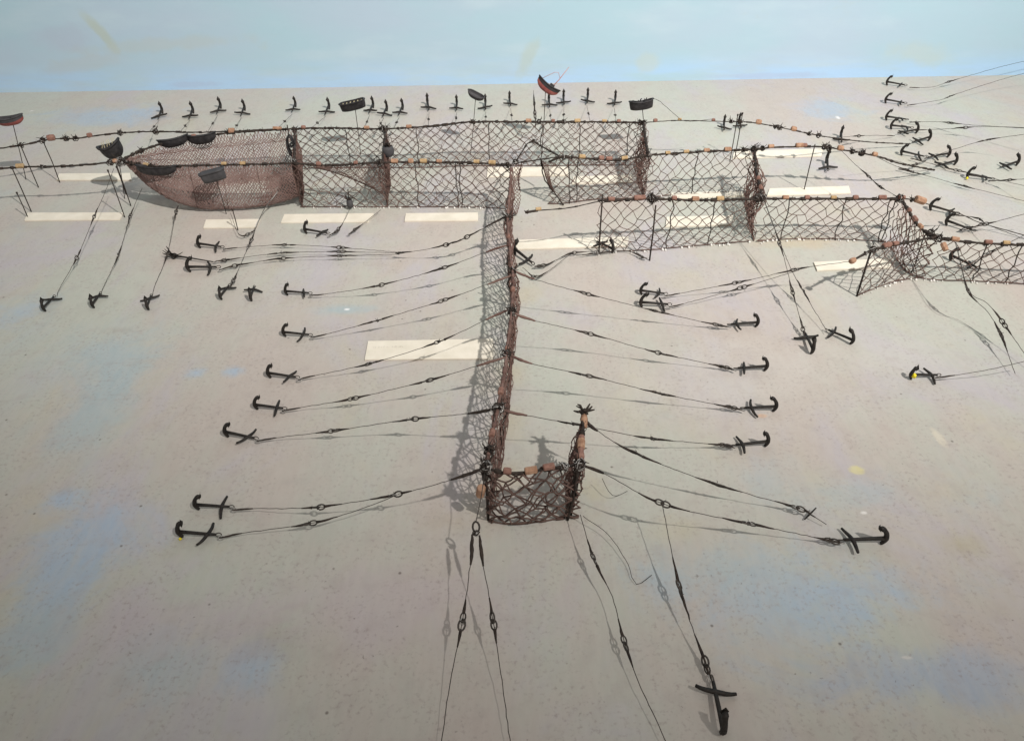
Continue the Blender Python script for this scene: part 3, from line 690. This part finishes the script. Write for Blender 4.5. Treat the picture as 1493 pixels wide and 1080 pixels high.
# far row: shank pointing away from the camera
FAR = [234, 279, 319, 354, 428, 477, 541, 561, 584, 625, 666, 708, 744, 801, 822, 856, 896]
FARY = [171, 171, 164, 167, 162, 165, 163, 168, 166, 159, 160, 159, 154, 155, 152, 150, 153]
ORD = ['first', 'second', 'third', 'fourth', 'fifth', 'sixth', 'seventh', 'eighth', 'ninth', 'tenth', 'eleventh', 'twelfth', 'thirteenth', 'fourteenth', 'fifteenth', 'sixteenth', 'seventeenth']
far_rings = []
for i, (x, y) in enumerate(zip(FAR, FARY)):
    dx = -6 if i < 9 else RND.uniform(-2, 3)
    anchor(ORD[i]+' anchor from the left in the far row standing behind the nets', (x-dx*.6, y-5.5), (x+dx*.3, y+4.5), sc=RND.uniform(1.0, 1.12), up=3, group='anchors in the far row')
    far_rings.append((x+dx*.3, y+4.5))
anchor('anchor with crossed stock hanging under the far rope right of the chamber corner', (1055, 183), (1055, 194), sc=.95, up=3)
anchor('dark anchor behind the thin poles right of the chamber corner', (1077, 180), (1080, 190), sc=.95, up=3)
anchor('anchor with single upright curved arm right of the leaning post', (1204, 238), (1206, 252), sc=1.12, up=2)
anchor('anchor with upright arm on the far sloping rope', (1225, 200), (1226, 212), sc=1.0, up=3)
TR = [((1292, 125), (1325, 128), 'topmost of the anchors at upper right near the painted horizon'), ((1290, 151), (1321, 154), 'second anchor down at upper right below the horizon'), ((1291, 176), (1325, 178), 'third anchor down at upper right'),
      ((1298, 189), (1333, 190), 'fourth anchor down at upper right overlapping one facing the other way'), ((1336, 195), (1305, 198), 'short anchor facing right in the upper right group'), ((1354, 206), (1328, 211), 'big curled anchor facing right at the end of the far sloping rope'),
      ((1313, 227), (1346, 232), 'anchor facing left below the big curled one'), ((1382, 230), (1352, 233), 'anchor with upright arm facing right, upper of a touching pair'), ((1392, 241), (1360, 246), 'curled anchor facing right, lower of a touching pair'),
      ((1409, 261), (1440, 264), 'anchor with a yellow spot on its crown near the right edge'), ((1355, 307), (1384, 313), 'blurred anchor right of the turning corner of the nets'), ((1378, 329), (1403, 336), 'blurred anchor just above the nearest right net'),
      ((1384, 380), (1413, 391), 'anchor in front of the nearest right net mesh'), ((1482, 242), (1446, 250), 'anchor cut by the right edge of the picture')]
for c, r_, lb in TR: anchor(lb, c, r_, sc=.98, up=RND.choice((0, 2)), group='anchors at the upper right')
p = P(1408, 262); mb = MB(); mb.blob((p.x, p.y-.004, .006), .005)
t = thing('paint_blob', (p.x, p.y, 0), 'yellow paint spot on an anchor near the right edge', 'paint'); part('blob', mb, 'yellow', t)
anchor('large anchor at the bottom of the picture whose stock is cut by the lower edge', (1052, 1072), (1037, 992), sc=1.0, up=1)
# splayed wire cluster
cl = P(248, 377); t = thing('grapnel', (cl.x, cl.y, 0), 'splayed cluster of dark wire prongs left of the cables under the bag net', 'anchor')
mb = MB()
for k in range(9):
    d = Vector((RND.gauss(-.3, .8), RND.gauss(0, .6), abs(RND.gauss(.3, .6)))).normalized(); b0 = Vector((cl.x+.01, cl.y, .008))
    mb.tube([b0, b0+d*.014, b0+d*.024+Vector((0, 0, .004))], [.0016, .0013, .0006], 5)
squiggle(mb, Vector((cl.x+.012, cl.y, .008)), .010, 9, .0012); part('prongs', mb, 'iron', t)
e = P(312, 382, .008); mb = MB(); mb.tube([Vector((cl.x+.01, cl.y, .008)), Vector((cl.x, cl.y, .012)).lerp(e, .5), e], [.003, .0018, .0014], 6); part('shank', mb, 'iron', t)

# ------------------------------------------------------------------ anchor cables
def cable(label, pts, joints=(), z0=.009, z1=.12, pw_=1.15, stub=None, r=.0006, fat=1.22, group='anchor cables', tail0=True, dark='line'):
    """pts: photograph points from the low end to the high end"""
    L = [0]
    for a, b in zip(pts, pts[1:]): L.append(L[-1]+math.hypot(b[0]-a[0], b[1]-a[1]))
    pw_ *= RND.uniform(.9, 1.2)
    W3 = [P(p[0], p[1], p[2] if len(p) > 2 else z0+(z1-z0)*(s/L[-1])**pw_) for p, s in zip(pts, L)]
    path = Path(smooth_path(W3, .008, .0003)); m = path.at(path.L/2)
    t = thing('anchor_cable', (m.x, m.y, 0), label, 'cable', group)
    part('line', MB().tube(path.p, r, 5), dark, t)
    inv = Matrix.Translation(-Vector(t.location))
    for j in joints:
        d = path.near_px(*j); g = .0062
        for sgn in (-1, 1):
            rr = link('ring', RING, t, inv @ aim(path.at(d+sgn*g*.8), path.dir(d+sgn*g), RND.uniform(-1.2, 1.2)) @ Matrix.Scale(fat*RND.uniform(.85, 1.1), 4))
            a = d+sgn*(g*1.7); b = d+sgn*RND.uniform(.022, .036)*fat
            if 0 <= a <= path.L:
                q = path.seg(a, max(0, min(path.L, b)), .006)
                if len(q) > 1:
                    n_ = len(q); mb = MB(); mb.tube(q, [(.0019*(1-k/(n_-1))+.0007*k/(n_-1))*fat*RND.uniform(.85, 1.15) for k in range(n_)], 5)
                    if RND.random() < .5: bristles(mb, q[0], .003, 2, .0004)
                    part('splice', mb, 'rope', t)
        mb = MB(); squiggle(mb, path.at(d), .0034*fat, 4, .0007); bristles(mb, path.at(d), .004*fat, 2, .0005); part('knot', mb, 'line', t)
        if RND.random() < .3: link('ring', RINGS, t, inv @ aim(path.at(d), path.dir(d), RND.uniform(0, 3)) @ Matrix.Scale(fat*.8, 4))
    if tail0:
        q = path.seg(.0, .035, .005); mb = MB(); mb.tube(q, [.0008+.0009*math.sin(math.pi*(k+.5)/len(q)) for k in range(len(q))], 5); part('splice', mb, 'rope', t)
        link('ring', RINGS, t, inv @ aim(path.at(.004), path.dir(.004), .8))
    if stub:
        q = path.seg(max(0, path.L-stub), path.L, .004); mb = MB(); n_ = len(q)
        mb.tube(q, [.0011+.0016*math.sin(math.pi*(k+.6)/n_)*RND.uniform(.7, 1.2) for k in range(n_)], 6); squiggle(mb, q[n_//2], .003, 3, .0006)
        part('serving', mb, 'rope' if 'hanging' in label else RND.choice(('red', 'rope', 'red')), t)
    return t, path
def ld_pt(y):   # point on the leader head rope nearest the given row of the photograph
    best = min(pL.p, key=lambda p: abs(proj(p)[1]-y)); u, v = proj(best); return (u, v, best.z)
cable('cable from the topmost left anchor joining two others before the leader', [(325, 364), (350, 361), (417, 357), (497, 361), (581, 368)], ((417, 357), (497, 361)), z1=.02)
cable('cable from the splayed wire cluster to the shared joint left of the leader', [(312, 382), (330, 379), (410, 369), (497, 367), (581, 369)], ((330, 379), (410, 369), (497, 367)), z1=.02)
cable('cable from the anchor under the wire cluster to the shared joint left of the leader', [(319, 394), (345, 387), (410, 377), (497, 373), (581, 371)], ((345, 387), (410, 377), (497, 373)), z1=.02)
cable('thick joined cable rising from the shared joint to the leader head', [(581, 369), (620, 364), (657, 355), (678, 347), ld_pt(314)], ((583, 369), (655, 356), (679, 347)), z0=.02, stub=.06, fat=1.3)
def LCab(label, ring, pts, js, yl): return cable(label, [ring]+pts+[ld_pt(yl)], js, stub=.055)
LCab('left leader cable from the anchor level with the five short anchors', (451, 431), [(480, 428), (553, 416), (645, 391), (713, 366)], ((553, 416), (645, 390)), 356)
LCab('left leader cable from the anchor up left of the largest card', (453, 492), [(472, 488), (550, 467), (646, 438), (712, 414)], ((550, 467), (646, 437)), 403)
LCab('left leader cable crossing the largest cream card', (434, 554), [(452, 549), (540, 530), (640, 498), (715, 463)], ((540, 530), (640, 498)), 452)
LCab('left leader cable passing below the largest cream card', (411, 599), [(450, 592), (515, 581), (623, 555), (697, 533)], ((516, 581), (623, 555)), 520)
LCab('left leader cable above the wide gap in the row', (374, 643), [(410, 637), (486, 628), (601, 611), (682, 603)], ((486, 628), (601, 611)), 596)
LCab('left cable from the upper of the two lowest anchors to the leader foot', (338, 743), [(380, 741), (464, 739), (576, 721), (662, 698)], ((464, 739), (576, 722)), 681)
cable('lowest left cable joining the cable above it halfway', [(319, 784), (360, 776), (452, 763), (520, 744), (574, 723)], ((452, 763),), z1=.045)
def RCab(label, ring, pts, js, st): return cable(label, [ring]+pts+[st], js, stub=.05)
RCab('topmost right leader cable passing under two overlapping anchors', (1065, 477), [(1047, 474), (962, 455), (855, 428), (785, 409)], ((1047, 474), (960, 454), (855, 428)), ld_pt(396))
RCab('second right leader cable from the top', (1073, 541), [(1056, 535), (963, 515), (858, 486), (775, 466)], ((1056, 535), (963, 514), (858, 486)), ld_pt(455))
RCab('third right leader cable from the top', (1086, 599), [(1067, 594), (965, 574), (855, 547), (775, 530)], ((1067, 594), (965, 574), (855, 547)), ld_pt(516))
RCab('fourth right leader cable passing behind the hooked wing', (1071, 653), [(1057, 649), (950, 639), (836, 618), (755, 603)], ((1057, 649), (950, 639), (836, 618)), ld_pt(595))
cable('right cable from the hooked wing tuft to a lone cross pin', [(1205, 764), (1180, 749), (1163, 740), (1045, 706), (927, 661), (868, 626), (852, 610, .12)], ((1163, 740), (1045, 706), (927, 661)), stub=.03, tail0=False)
tp = thing('cross_pin', P(1181, 750), 'small dark cross pin at the end of a cable above the lowest right anchor', 'pin')
mb = MB(); a, b = P(1173, 757, .004), P(1190, 740, .012); mb.tube([a, a.lerp(b, .5), b], [.001, .0017, .001], 6); part('pin', mb, 'iron', tp)
cable('lowest right cable from the wing corner to the thick fluked anchor', [(1231, 792), (1213, 788), (1092, 763), (966, 734), (885, 692), (848, 678, .114)], ((1213, 788), (1092, 763), (966, 733)), stub=.035)
cable('branch cable running down toward the camera to the anchor at the lower edge', [(1037, 992), (1030, 970), (991, 857), (966, 736, .062)], ((1030, 970), (991, 858)), z1=.062, fat=1.3)
cable('cable from the wing foot running down past the lower edge', [(985, 1110), (935, 1002), (911, 938), (893, 870), (866, 815), (846, 750)], ((911, 938), (866, 815)), z0=.01, z1=.035, fat=1.2, tail0=False)
rg = P(694, 768, .080); tr = thing('hanging_ring', (rg.x, rg.y, 0), 'dark ring hanging in front of the leader foot with two cables', 'ring')
link('ring', RING, tr, Matrix.Translation(rg-Vector(tr.location)) @ Matrix.Rotation(1.2, 4, 'X') @ Matrix.Rotation(1.57, 4, 'Z') @ Matrix.Scale(1.55, 4))
mb = MB(); a = pL.at(pL.L); mb.tube([a, a.lerp(rg, .5)+Vector((0, 0, -.004)), rg+Vector((0, .004, .006))], .0007, 5); part('hanger', mb, 'line', tr); lashing(tr, rg+Vector((0, -.006, -.006)), .006, 3, 0, 6)
cable('left one of two cables hanging in front of the leader foot', [(640, 1110, .012), (655, 1002, .022), (674, 905, .045), (686, 820, .066), (689, 778, .078)], ((674, 905),), fat=1.3, tail0=False, stub=.045)
cable('right one of two cables hanging in front of the leader foot', [(748, 1110, .012), (733, 1002, .022), (719, 905, .045), (704, 820, .066), (699, 780, .078)], ((719, 905),), fat=1.3, tail0=False, stub=.045)
# in front of the bag
cable('leftmost cable dropping from the bag tip to a short anchor', [(83, 432), (87, 420), (113, 374), (138, 314), (150, 288), (166, 246, .122)], ((113, 374), (138, 314)), tail0=False)
cable('second cable from left dropping from the bag side', [(148, 430), (151, 418), (173, 371), (190, 315), (207, 274, .065)], ((173, 371), (190, 315)), z1=.065, tail0=False)
cable('third cable from left dropping from the bag belly', [(222, 433), (226, 415), (244, 371), (257, 308), (261, 300, .03)], ((244, 371), (257, 310)), z1=.03, tail0=False)
cable('cable dropping from the bag mouth to the fourth short anchor', [(335, 420), (341, 408), (366, 351), (385, 305), (404, 284, .05)], ((341, 408), (366, 351)), z1=.05, tail0=False)
cable('bright wire lacing at the corner of the bag mouth', [(372, 331), (386, 304), (395, 292), (404, 281)], (), z0=.02, z1=.055, r=.0012, tail0=False, dark='silver')
cable('short cable from the bag floor to a joint beside the belly card', [(372, 336), (350, 343), (336, 311)], ((365, 340),), z1=.02, tail0=False)
cable('cable from the lone anchor up to the foot of the chamber net', [(479, 344), (492, 336), (503, 320), (512, 300)], ((490, 337),), z1=.03)
cable('short cable slanting from the chamber net foot to a floor joint', [(508, 342), (516, 336), (540, 318), (555, 306)], ((514, 335),), z1=.015)
# right middle
cable('upper of two converging cables leading to the round cork of the wing net', [(969, 432), (1000, 426), (1075, 412), (1170, 391), (1243, 381, .10)], ((1074, 412), (1160, 393)), z1=.10)
cable('lower of two converging cables leading to the round cork of the wing net', [(975, 448), (1000, 442), (1082, 419), (1165, 394)], ((1082, 419),), z1=.06)
cable('left one of two cables dropping from the second brown corner', [(1173, 491), (1171, 480), (1155, 424), (1140, 365), (1113, 290, .118)], ((1171, 478), (1155, 424), (1137, 355)), tail0=False)
cable('right one of two cables dropping from the second brown corner', [(1206, 484), (1198, 470), (1171, 424), (1148, 380), (1114, 291, .118)], ((1171, 424),), tail0=False)
cable('left one of two cables dropping from the nearest right net', [(1480, 545), (1459, 487), (1440, 455), (1411, 422), (1393, 353, .118)], ((1457, 484), (1411, 423)), tail0=False, fat=1.3)
cable('right one of two cables dropping from the nearest right net', [(1510, 540), (1468, 478), (1440, 443), (1412, 422), (1394, 353, .118)], ((1462, 470),), tail0=False, fat=1.3)
cable('cable of the yellow painted anchor leading off to the right', [(1363, 551), (1400, 546), (1450, 537), (1520, 520)], (), z1=.06)
cable('short cable from the small anchor beside the leader to a floor joint', [(779, 389), (800, 385), (830, 370), (870, 366)], ((790, 387), (835, 370)), z1=.012)
cable('short cable meeting the topmost right leader cable at a joint', [(762, 390), (785, 403), (830, 372)], ((782, 405),), z1=.03, tail0=False)
cable('cable lying along the foot of the middle net', [(840, 373), (880, 368), (915, 366), (942, 377)], ((868, 369), (938, 376)), z1=.008, tail0=False)
cable('thin dark strand curling on the floor as a wire shadow below the hooked wing', [(950, 838), (928, 851), (912, 815), (885, 778), (850, 752)], (), z0=.002, z1=.02, r=.0005, tail0=False, group='thin lines')  # dark strand added to draw the curved shadow of a wire
cable('short thin dark loop shaped as a wire shadow right of the hooked wing', [(915, 716), (893, 722), (878, 697)], (), z0=.002, z1=.03, r=.0005, tail0=False, group='thin lines')  # another added strand, standing for a wire's looped shadow
# far row cables
for i, (x, y) in enumerate(far_rings):
    src = min(range(20), key=lambda k: 0) ; dx = -14 if i < 4 else (-22 if i < 6 else (-8 if i < 9 else RND.uniform(-2, 5)))
    yy = 194 if x < 420 else proj(pBack.at(pBack.near_px(x+dx)))[1]
    if x < 330: yy = 192
    cable('cable of the '+ORD[i]+' far row anchor leading to the far rope', [(x, y, .009), (x+dx*.5, (y+yy)/2, .06), (x+dx, yy, .128)], ((x+dx*.55, (y+yy)/2),), group='cables of the far row', tail0=False, fat=1.3)
cable('faded upright chain of joints hanging beside the red boat', [(782, 200, .02), (780, 170, .09), (778, 132, .15)], ((779, 150), (780, 168)), group='cables of the far row', tail0=False, fat=1.4)
# thin slack line from the far boat
cable('thin slack line trailing right from the black boat with two figures', [(1040, 174, .13), (1000, 177, .131), (985, 168, .15), (962, 148, .19), (952, 144, .195)], (), r=.0007, tail0=False, group='thin lines')
# upper right cables running off to the right
UR = [((1326, 128), [(1360, 127), (1385, 119), (1470, 95), (1560, 76)], (1383, 119)), ((1322, 154), [(1370, 146), (1398, 136), (1475, 112), (1560, 92)], (1385, 141)), ((1326, 178), [(1370, 178), (1400, 181), (1440, 184), (1540, 188)], (1386, 179)),
      ((1334, 190), [(1380, 188), (1410, 186), (1450, 185), (1540, 190)], (1404, 188)), ((1347, 232), [(1400, 215), (1440, 204), (1500, 195)], (1440, 204)), ((1441, 264), [(1480, 262), (1540, 258)], (1470, 262)),
      ((1385, 313), [(1425, 318), (1445, 330), (1540, 365)], (1430, 320)), ((1404, 336), [(1430, 328), (1445, 325), (1540, 300)], (1435, 327)), ((1414, 391), [(1440, 370), (1500, 340)], (1440, 370))]
for (rg_, pts, j), lb in zip(UR, ('topmost', 'second', 'third', 'fourth', 'left facing', 'yellow spotted', 'upper blurred', 'lower blurred', 'near net')):
    cable('cable of the '+lb+' upper right anchor leading off the right edge', [rg_]+pts, (j,), z1=.10, group='cables at the upper right', r=.0007)
cable('cable of the short right facing anchor going left to the far rope', [(1304, 198), (1260, 198), (1215, 201)], ((1250, 198),), z1=.06, group='cables at the upper right')
cable('cable of the upper anchor of the touching pair slanting left', [(1351, 234), (1330, 240), (1300, 233), (1268, 224)], ((1336, 241),), z1=.10, group='cables at the upper right')
cable('cable of the lower anchor of the touching pair slanting left', [(1359, 247), (1335, 250), (1308, 243), (1278, 229)], ((1320, 246),), z1=.10, group='cables at the upper right')
cable('long floor cable slanting to the right edge below the touching pair', [(1310, 246), (1350, 256), (1400, 270), (1440, 280), (1520, 300)], ((1332, 252), (1403, 271)), z1=.01, group='cables at the upper right')
cable('short slanting cable with dark splices between the corked rope and the turning corner', [(1312, 289, .116), (1283, 272, .10), (1265, 256, .10), (1245, 238, .11), (1226, 219, .122)], ((1266, 257), (1282, 271)), tail0=False, group='cables at the upper right')
cable('second long floor cable slanting to the right edge behind the nets', [(1328, 231), (1380, 245), (1430, 256), (1530, 280)], ((1395, 249),), z1=.012, group='cables at the upper right')

# ------------------------------------------------------------------ slim poles near the second brown corner and the bag
def stand_pole(label, base, z1, r=.0013):
    p = P(*base); t = thing('pole', (p.x, p.y, 0), label, 'pole'); mb = MB(); mb.tube([(0, 0, 0), (.0006, 0, z1/2), (0, 0, z1)], r, 6); part('shaft', mb, 'rope', t, org=Vector((0, 0, 0)))
    mb = MB(); mb.tube([(0, 0, z1-.004), (0, 0, z1+.001)], r*1.8, 6); part('cap', mb, 'rope', t, org=Vector((0, 0, 0))); return t
stand_pole('left one of two slim poles right of the chamber corner', (1064, 236), .145)
stand_pole('right one of two slim poles right of the chamber corner', (1071, 232), .142)
stand_pole('slim dark pole standing left of a card under the bag tip', (182, 317), .135)
stand_pole('second slim dark pole under the bag tip', (184, 284), .085)
stand_pole('slim pole at the left edge beside the longest left card', (41, 318), .075)
stand_pole('slim pole slanting out of the bag belly toward a card', (347, 336), .06)

# ------------------------------------------------------------------ boats on wire stands
def hull(L, Wd, H, top='boat', low=None, split=.0, blunt=2.6, sheer=.25, rake=.55):
    """returns list of (name, MB, material); local x along the boat, z up, keel at -H"""
    n = 14; sec = 9; outer = []; inner = []
    for i in range(n+1):
        t = -1+2*i/n; wv = Wd/2*max(.02, (1-abs(t)**blunt))**.75; zt = H*sheer*t*t; kz = -H*(1-rake*abs(t)**3)
        outer.append([Vector((t*L/2*(1-.10*(k/8 if False else abs(abs(k-4)/4-1))), wv*math.sin(math.pi/2*(k-4)/4), zt+(kz-zt)*math.cos(math.pi/2*(k-4)/4)**.8)) for k in range(sec)])
        inner.append([Vector((p.x*.94, p.y*.80, max(p.z*.72, -H*.5)+(.0 if k not in (0, 8) else H*.02))) for k, p in enumerate(outer[-1])])
    def skin(rows, rev, ks):
        mb = MB(); idx = {}
        for i, r in enumerate(rows):
            for k in ks: idx[i, k] = len(mb.v); mb.v.append(r[k])
        for i in range(n):
            for k in ks[:-1]:
                f = (idx[i, k], idx[i+1, k], idx[i+1, k+1], idx[i, k+1]); mb.f.append(f[::-1] if rev else f)
        return mb
    out = []
    if low:
        a = skin(outer, False, [0, 1]); b = skin(outer, False, [7, 8]); off = len(a.v); a.v += b.v; a.f += [tuple(i+off for i in f) for f in b.f]
        out.append(('upper_hull', a, top)); out.append(('lower_hull', skin(outer, False, [1, 2, 3, 4, 5, 6, 7]), low))
    else: out.append(('hull', skin(outer, False, list(range(sec))), top))
    out.append(('inside', skin(inner, True, list(range(sec))), top))
    rim = MB(); rim.tube([r[0] for r in outer]+[r[8] for r in outer[::-1]]+[outer[0][0]], H*.10, 5); out.append(('gunwale', rim, top))
    return out
def boat(label, at_, z, L, Wd, H, rot, top='boat', low=None, base=None, blunt=2.6, thwarts=4, tm='boat', sheer=.25, name='boat', rake=.55):
    p = P(at_[0], at_[1], z); t = thing(name, p, label, 'boat', 'small boats'); t.rotation_euler = rot
    for nm, mb, m in hull(L, Wd, H, top, low, blunt=blunt, sheer=sheer, rake=rake): part(nm, mb, m, t, org=Vector((0, 0, 0)))
    for k in range(thwarts):
        x = L*.36*(-1+2*k/max(1, thwarts-1)); mb = MB(); hw = Wd/2*(1-abs(2*x/L)**blunt)**.75*.86
        mb.box((x, 0, -H*.10), L*.035, 2*hw, H*.10); part('thwart', mb, tm, t, False, Vector((0, 0, 0)))
    if base is not None:
        b = P(*base); inv = (Matrix.Translation(p) @ t.rotation_euler.to_matrix().to_4x4()).inverted()
        mb = MB(); q0 = inv @ Vector((b.x, b.y, 0)); q1 = Vector((L*.04, 0, -H*.9)); mb.tube([q0, q0.lerp(q1, .5)+Vector((.0008, 0, 0)), q1], .0011, 6); part('stand', mb, 'rope', t, org=Vector((0, 0, 0)))
    return t
R_ = math.radians
b1 = boat('long black barge with pale ribs on a thin stand above the far rope', (513, 149), .165, .080, .032, .026, (R_(-2), R_(-10), R_(6)), base=(526, 226), blunt=7, thwarts=6, tm='straw', sheer=.06, rake=.15)
b2 = boat('small charcoal boat tipped sideways on a stand right of the barge', (694, 138), .172, .056, .026, .016, (R_(12), R_(22), R_(-18)), top='boatgrey', base=(686, 226), blunt=3, thwarts=2, tm='boatgrey')
b3 = boat('tilted black and red fishing boat with pink mast and boom', (800, 124), .185, .080, .026, .024, (R_(-16), R_(36), R_(-4)), low='boatred', base=(790, 226), thwarts=2)
mb = MB(); mb.tube([(.012, 0, -.004), (.018, 0, .030), (.022, 0, .078)], [.0016, .0014, .0008], 6); part('mast', mb, 'spar', b3, org=Vector((0, 0, 0)))
mb = MB(); mb.tube([(.019, 0, .035), (.004, 0, .046), (-.006, 0, .040), (-.028, 0, .004)], .0008, 5); part('boom', mb, 'spar', b3, org=Vector((0, 0, 0)))
mb = MB(); mb.box((.010, 0, .004), .014, .012, .010); part('cabin', mb, 'boat', b3, False, Vector((0, 0, 0)))
b4 = boat('black rowing boat with lumps of gear on a short stand at the chamber corner', (935, 149), .155, .074, .030, .024, (R_(-10), R_(-5), R_(4)), base=(942, 226), blunt=6, thwarts=3, rake=.2)
mb = MB()
for x in (-.018, -.004, .014): bristles(mb, Vector((x, 0, .000)), .009, 3, .0022); squiggle(mb, Vector((x, 0, .002)), .005, 3, .0016)
part('gear', mb, 'boat', b4, org=Vector((0, 0, 0)))
b5 = boat('round dark boat with straw ribs standing at the tip of the bag net', (160, 213), .150, .064, .046, .036, (R_(-5), R_(-18), R_(12)), blunt=3, thwarts=0, base=(182, 290))
for k in range(6):
    x = -.018+.0075*k; mb = MB(); mb.tube([(x, -.017, -.006), (x+.001, -.012, .004), (x+.001, 0, .008+.008*(k % 2)), (x+.002, .004, .016)], .0007, 5); part('rib', mb, 'straw', b5, org=Vector((0, 0, 0)))
b6 = boat('black boat lying along the far rim of the bag net nearer its tip', (252, 203), .134, .085, .030, .022, (R_(-15), R_(-4), R_(22)), blunt=3, thwarts=4)
b7 = boat('black boat lying along the far rim of the bag net farther from its tip', (293, 198), .134, .085, .030, .024, (R_(-15), R_(-3), R_(10)), blunt=3.5, thwarts=4)
b8 = boat('long black boat moored along the near rim of the bag net', (228, 244), .130, .110, .028, .022, (R_(-14), R_(1), R_(-2)), blunt=4, thwarts=5)
b9 = boat('boxy charcoal boat on a wire stand in front of the near bag rim', (308, 250), .140, .066, .034, .028, (R_(-6), R_(-12), R_(6)), top='boatgrey', blunt=12, thwarts=0, base=(330, 312), sheer=.02, rake=.08)
mb = MB(); mb.box((0, 0, -.001), .060, .034, .003); part('deck', mb, 'boatgrey', b9, False, Vector((0, 0, 0)))
b10 = boat('grey and red boat cut by the left edge on two slim stands', (12, 172), .20, .085, .03, .022, (R_(0), R_(-6), R_(4)), top='boatgrey', low='boatred', base=(38, 262), thwarts=3)
# dark loop and basket on the chamber seams
def basket(label, at_, z, w, h, loop=False):
    p = P(at_[0], at_[1], z); t = thing('basket', p, label, 'basket'); mb = MB()
    n = 12
    if loop:
        for k in (-1, 1): mb.tube([Vector((w*.5*math.cos(a), k*.006, h*.5*math.sin(a))) for a in [2*math.pi*i/n for i in range(n+1)]], .0028, 6)
        squiggle(mb, Vector((0, 0, 0)), w*.5, 6, .0014); part('hoop', mb, 'boat', t, org=Vector((0, 0, 0)))
    else:
        prof = [(.25, -.5), (.42, -.35), (.5, 0), (.46, .35), (.36, .5)]
        for r_, z_ in prof:
            for j in range(n): a = 2*math.pi*j/n; mb.v.append(Vector((w*r_*math.cos(a), w*r_*math.sin(a), h*z_+RND.gauss(0, .0006))))
        for i in range(4):
            for j in range(n): mb.f.append((i*n+j, i*n+(j+1) % n, (i+1)*n+(j+1) % n, (i+1)*n+j))
        mb.f.append(tuple(range(n-1, -1, -1))); mb.f.append(tuple(4*n+j for j in range(n))); part('body', mb, 'boatgrey', t, org=Vector((0, 0, 0)))
        mb = MB(); squiggle(mb, Vector((0, 0, h*.55)), w*.4, 6, .0014); squiggle(mb, Vector((0, 0, 0)), w*.52, 8, .0011); bristles(mb, Vector((0, 0, h*.5)), .014, 6, .0012); part('binding', mb, 'rope', t, org=Vector((0, 0, 0)))
    mb = MB(); mb.tube([(0, 0, h*.4), (.001, 0, h*.5+.03)], .0016, 5); part('hanger', mb, 'rope', t, org=Vector((0, 0, 0))); return t
basket('dark upright loop tied at the corner above the bag mouth', (424, 212), .130, .018, .055, True)
basket('dark round basket hanging between the chamber ropes', (566, 221), .125, .034, .028)
basket('dark tangle resting at the foot of the chamber net above the lone anchor', (510, 297), .018, .018, .024)

# ------------------------------------------------------------------ render
scn.render.engine = 'CYCLES'
scn.render.resolution_x = 1024; scn.render.resolution_y = 740
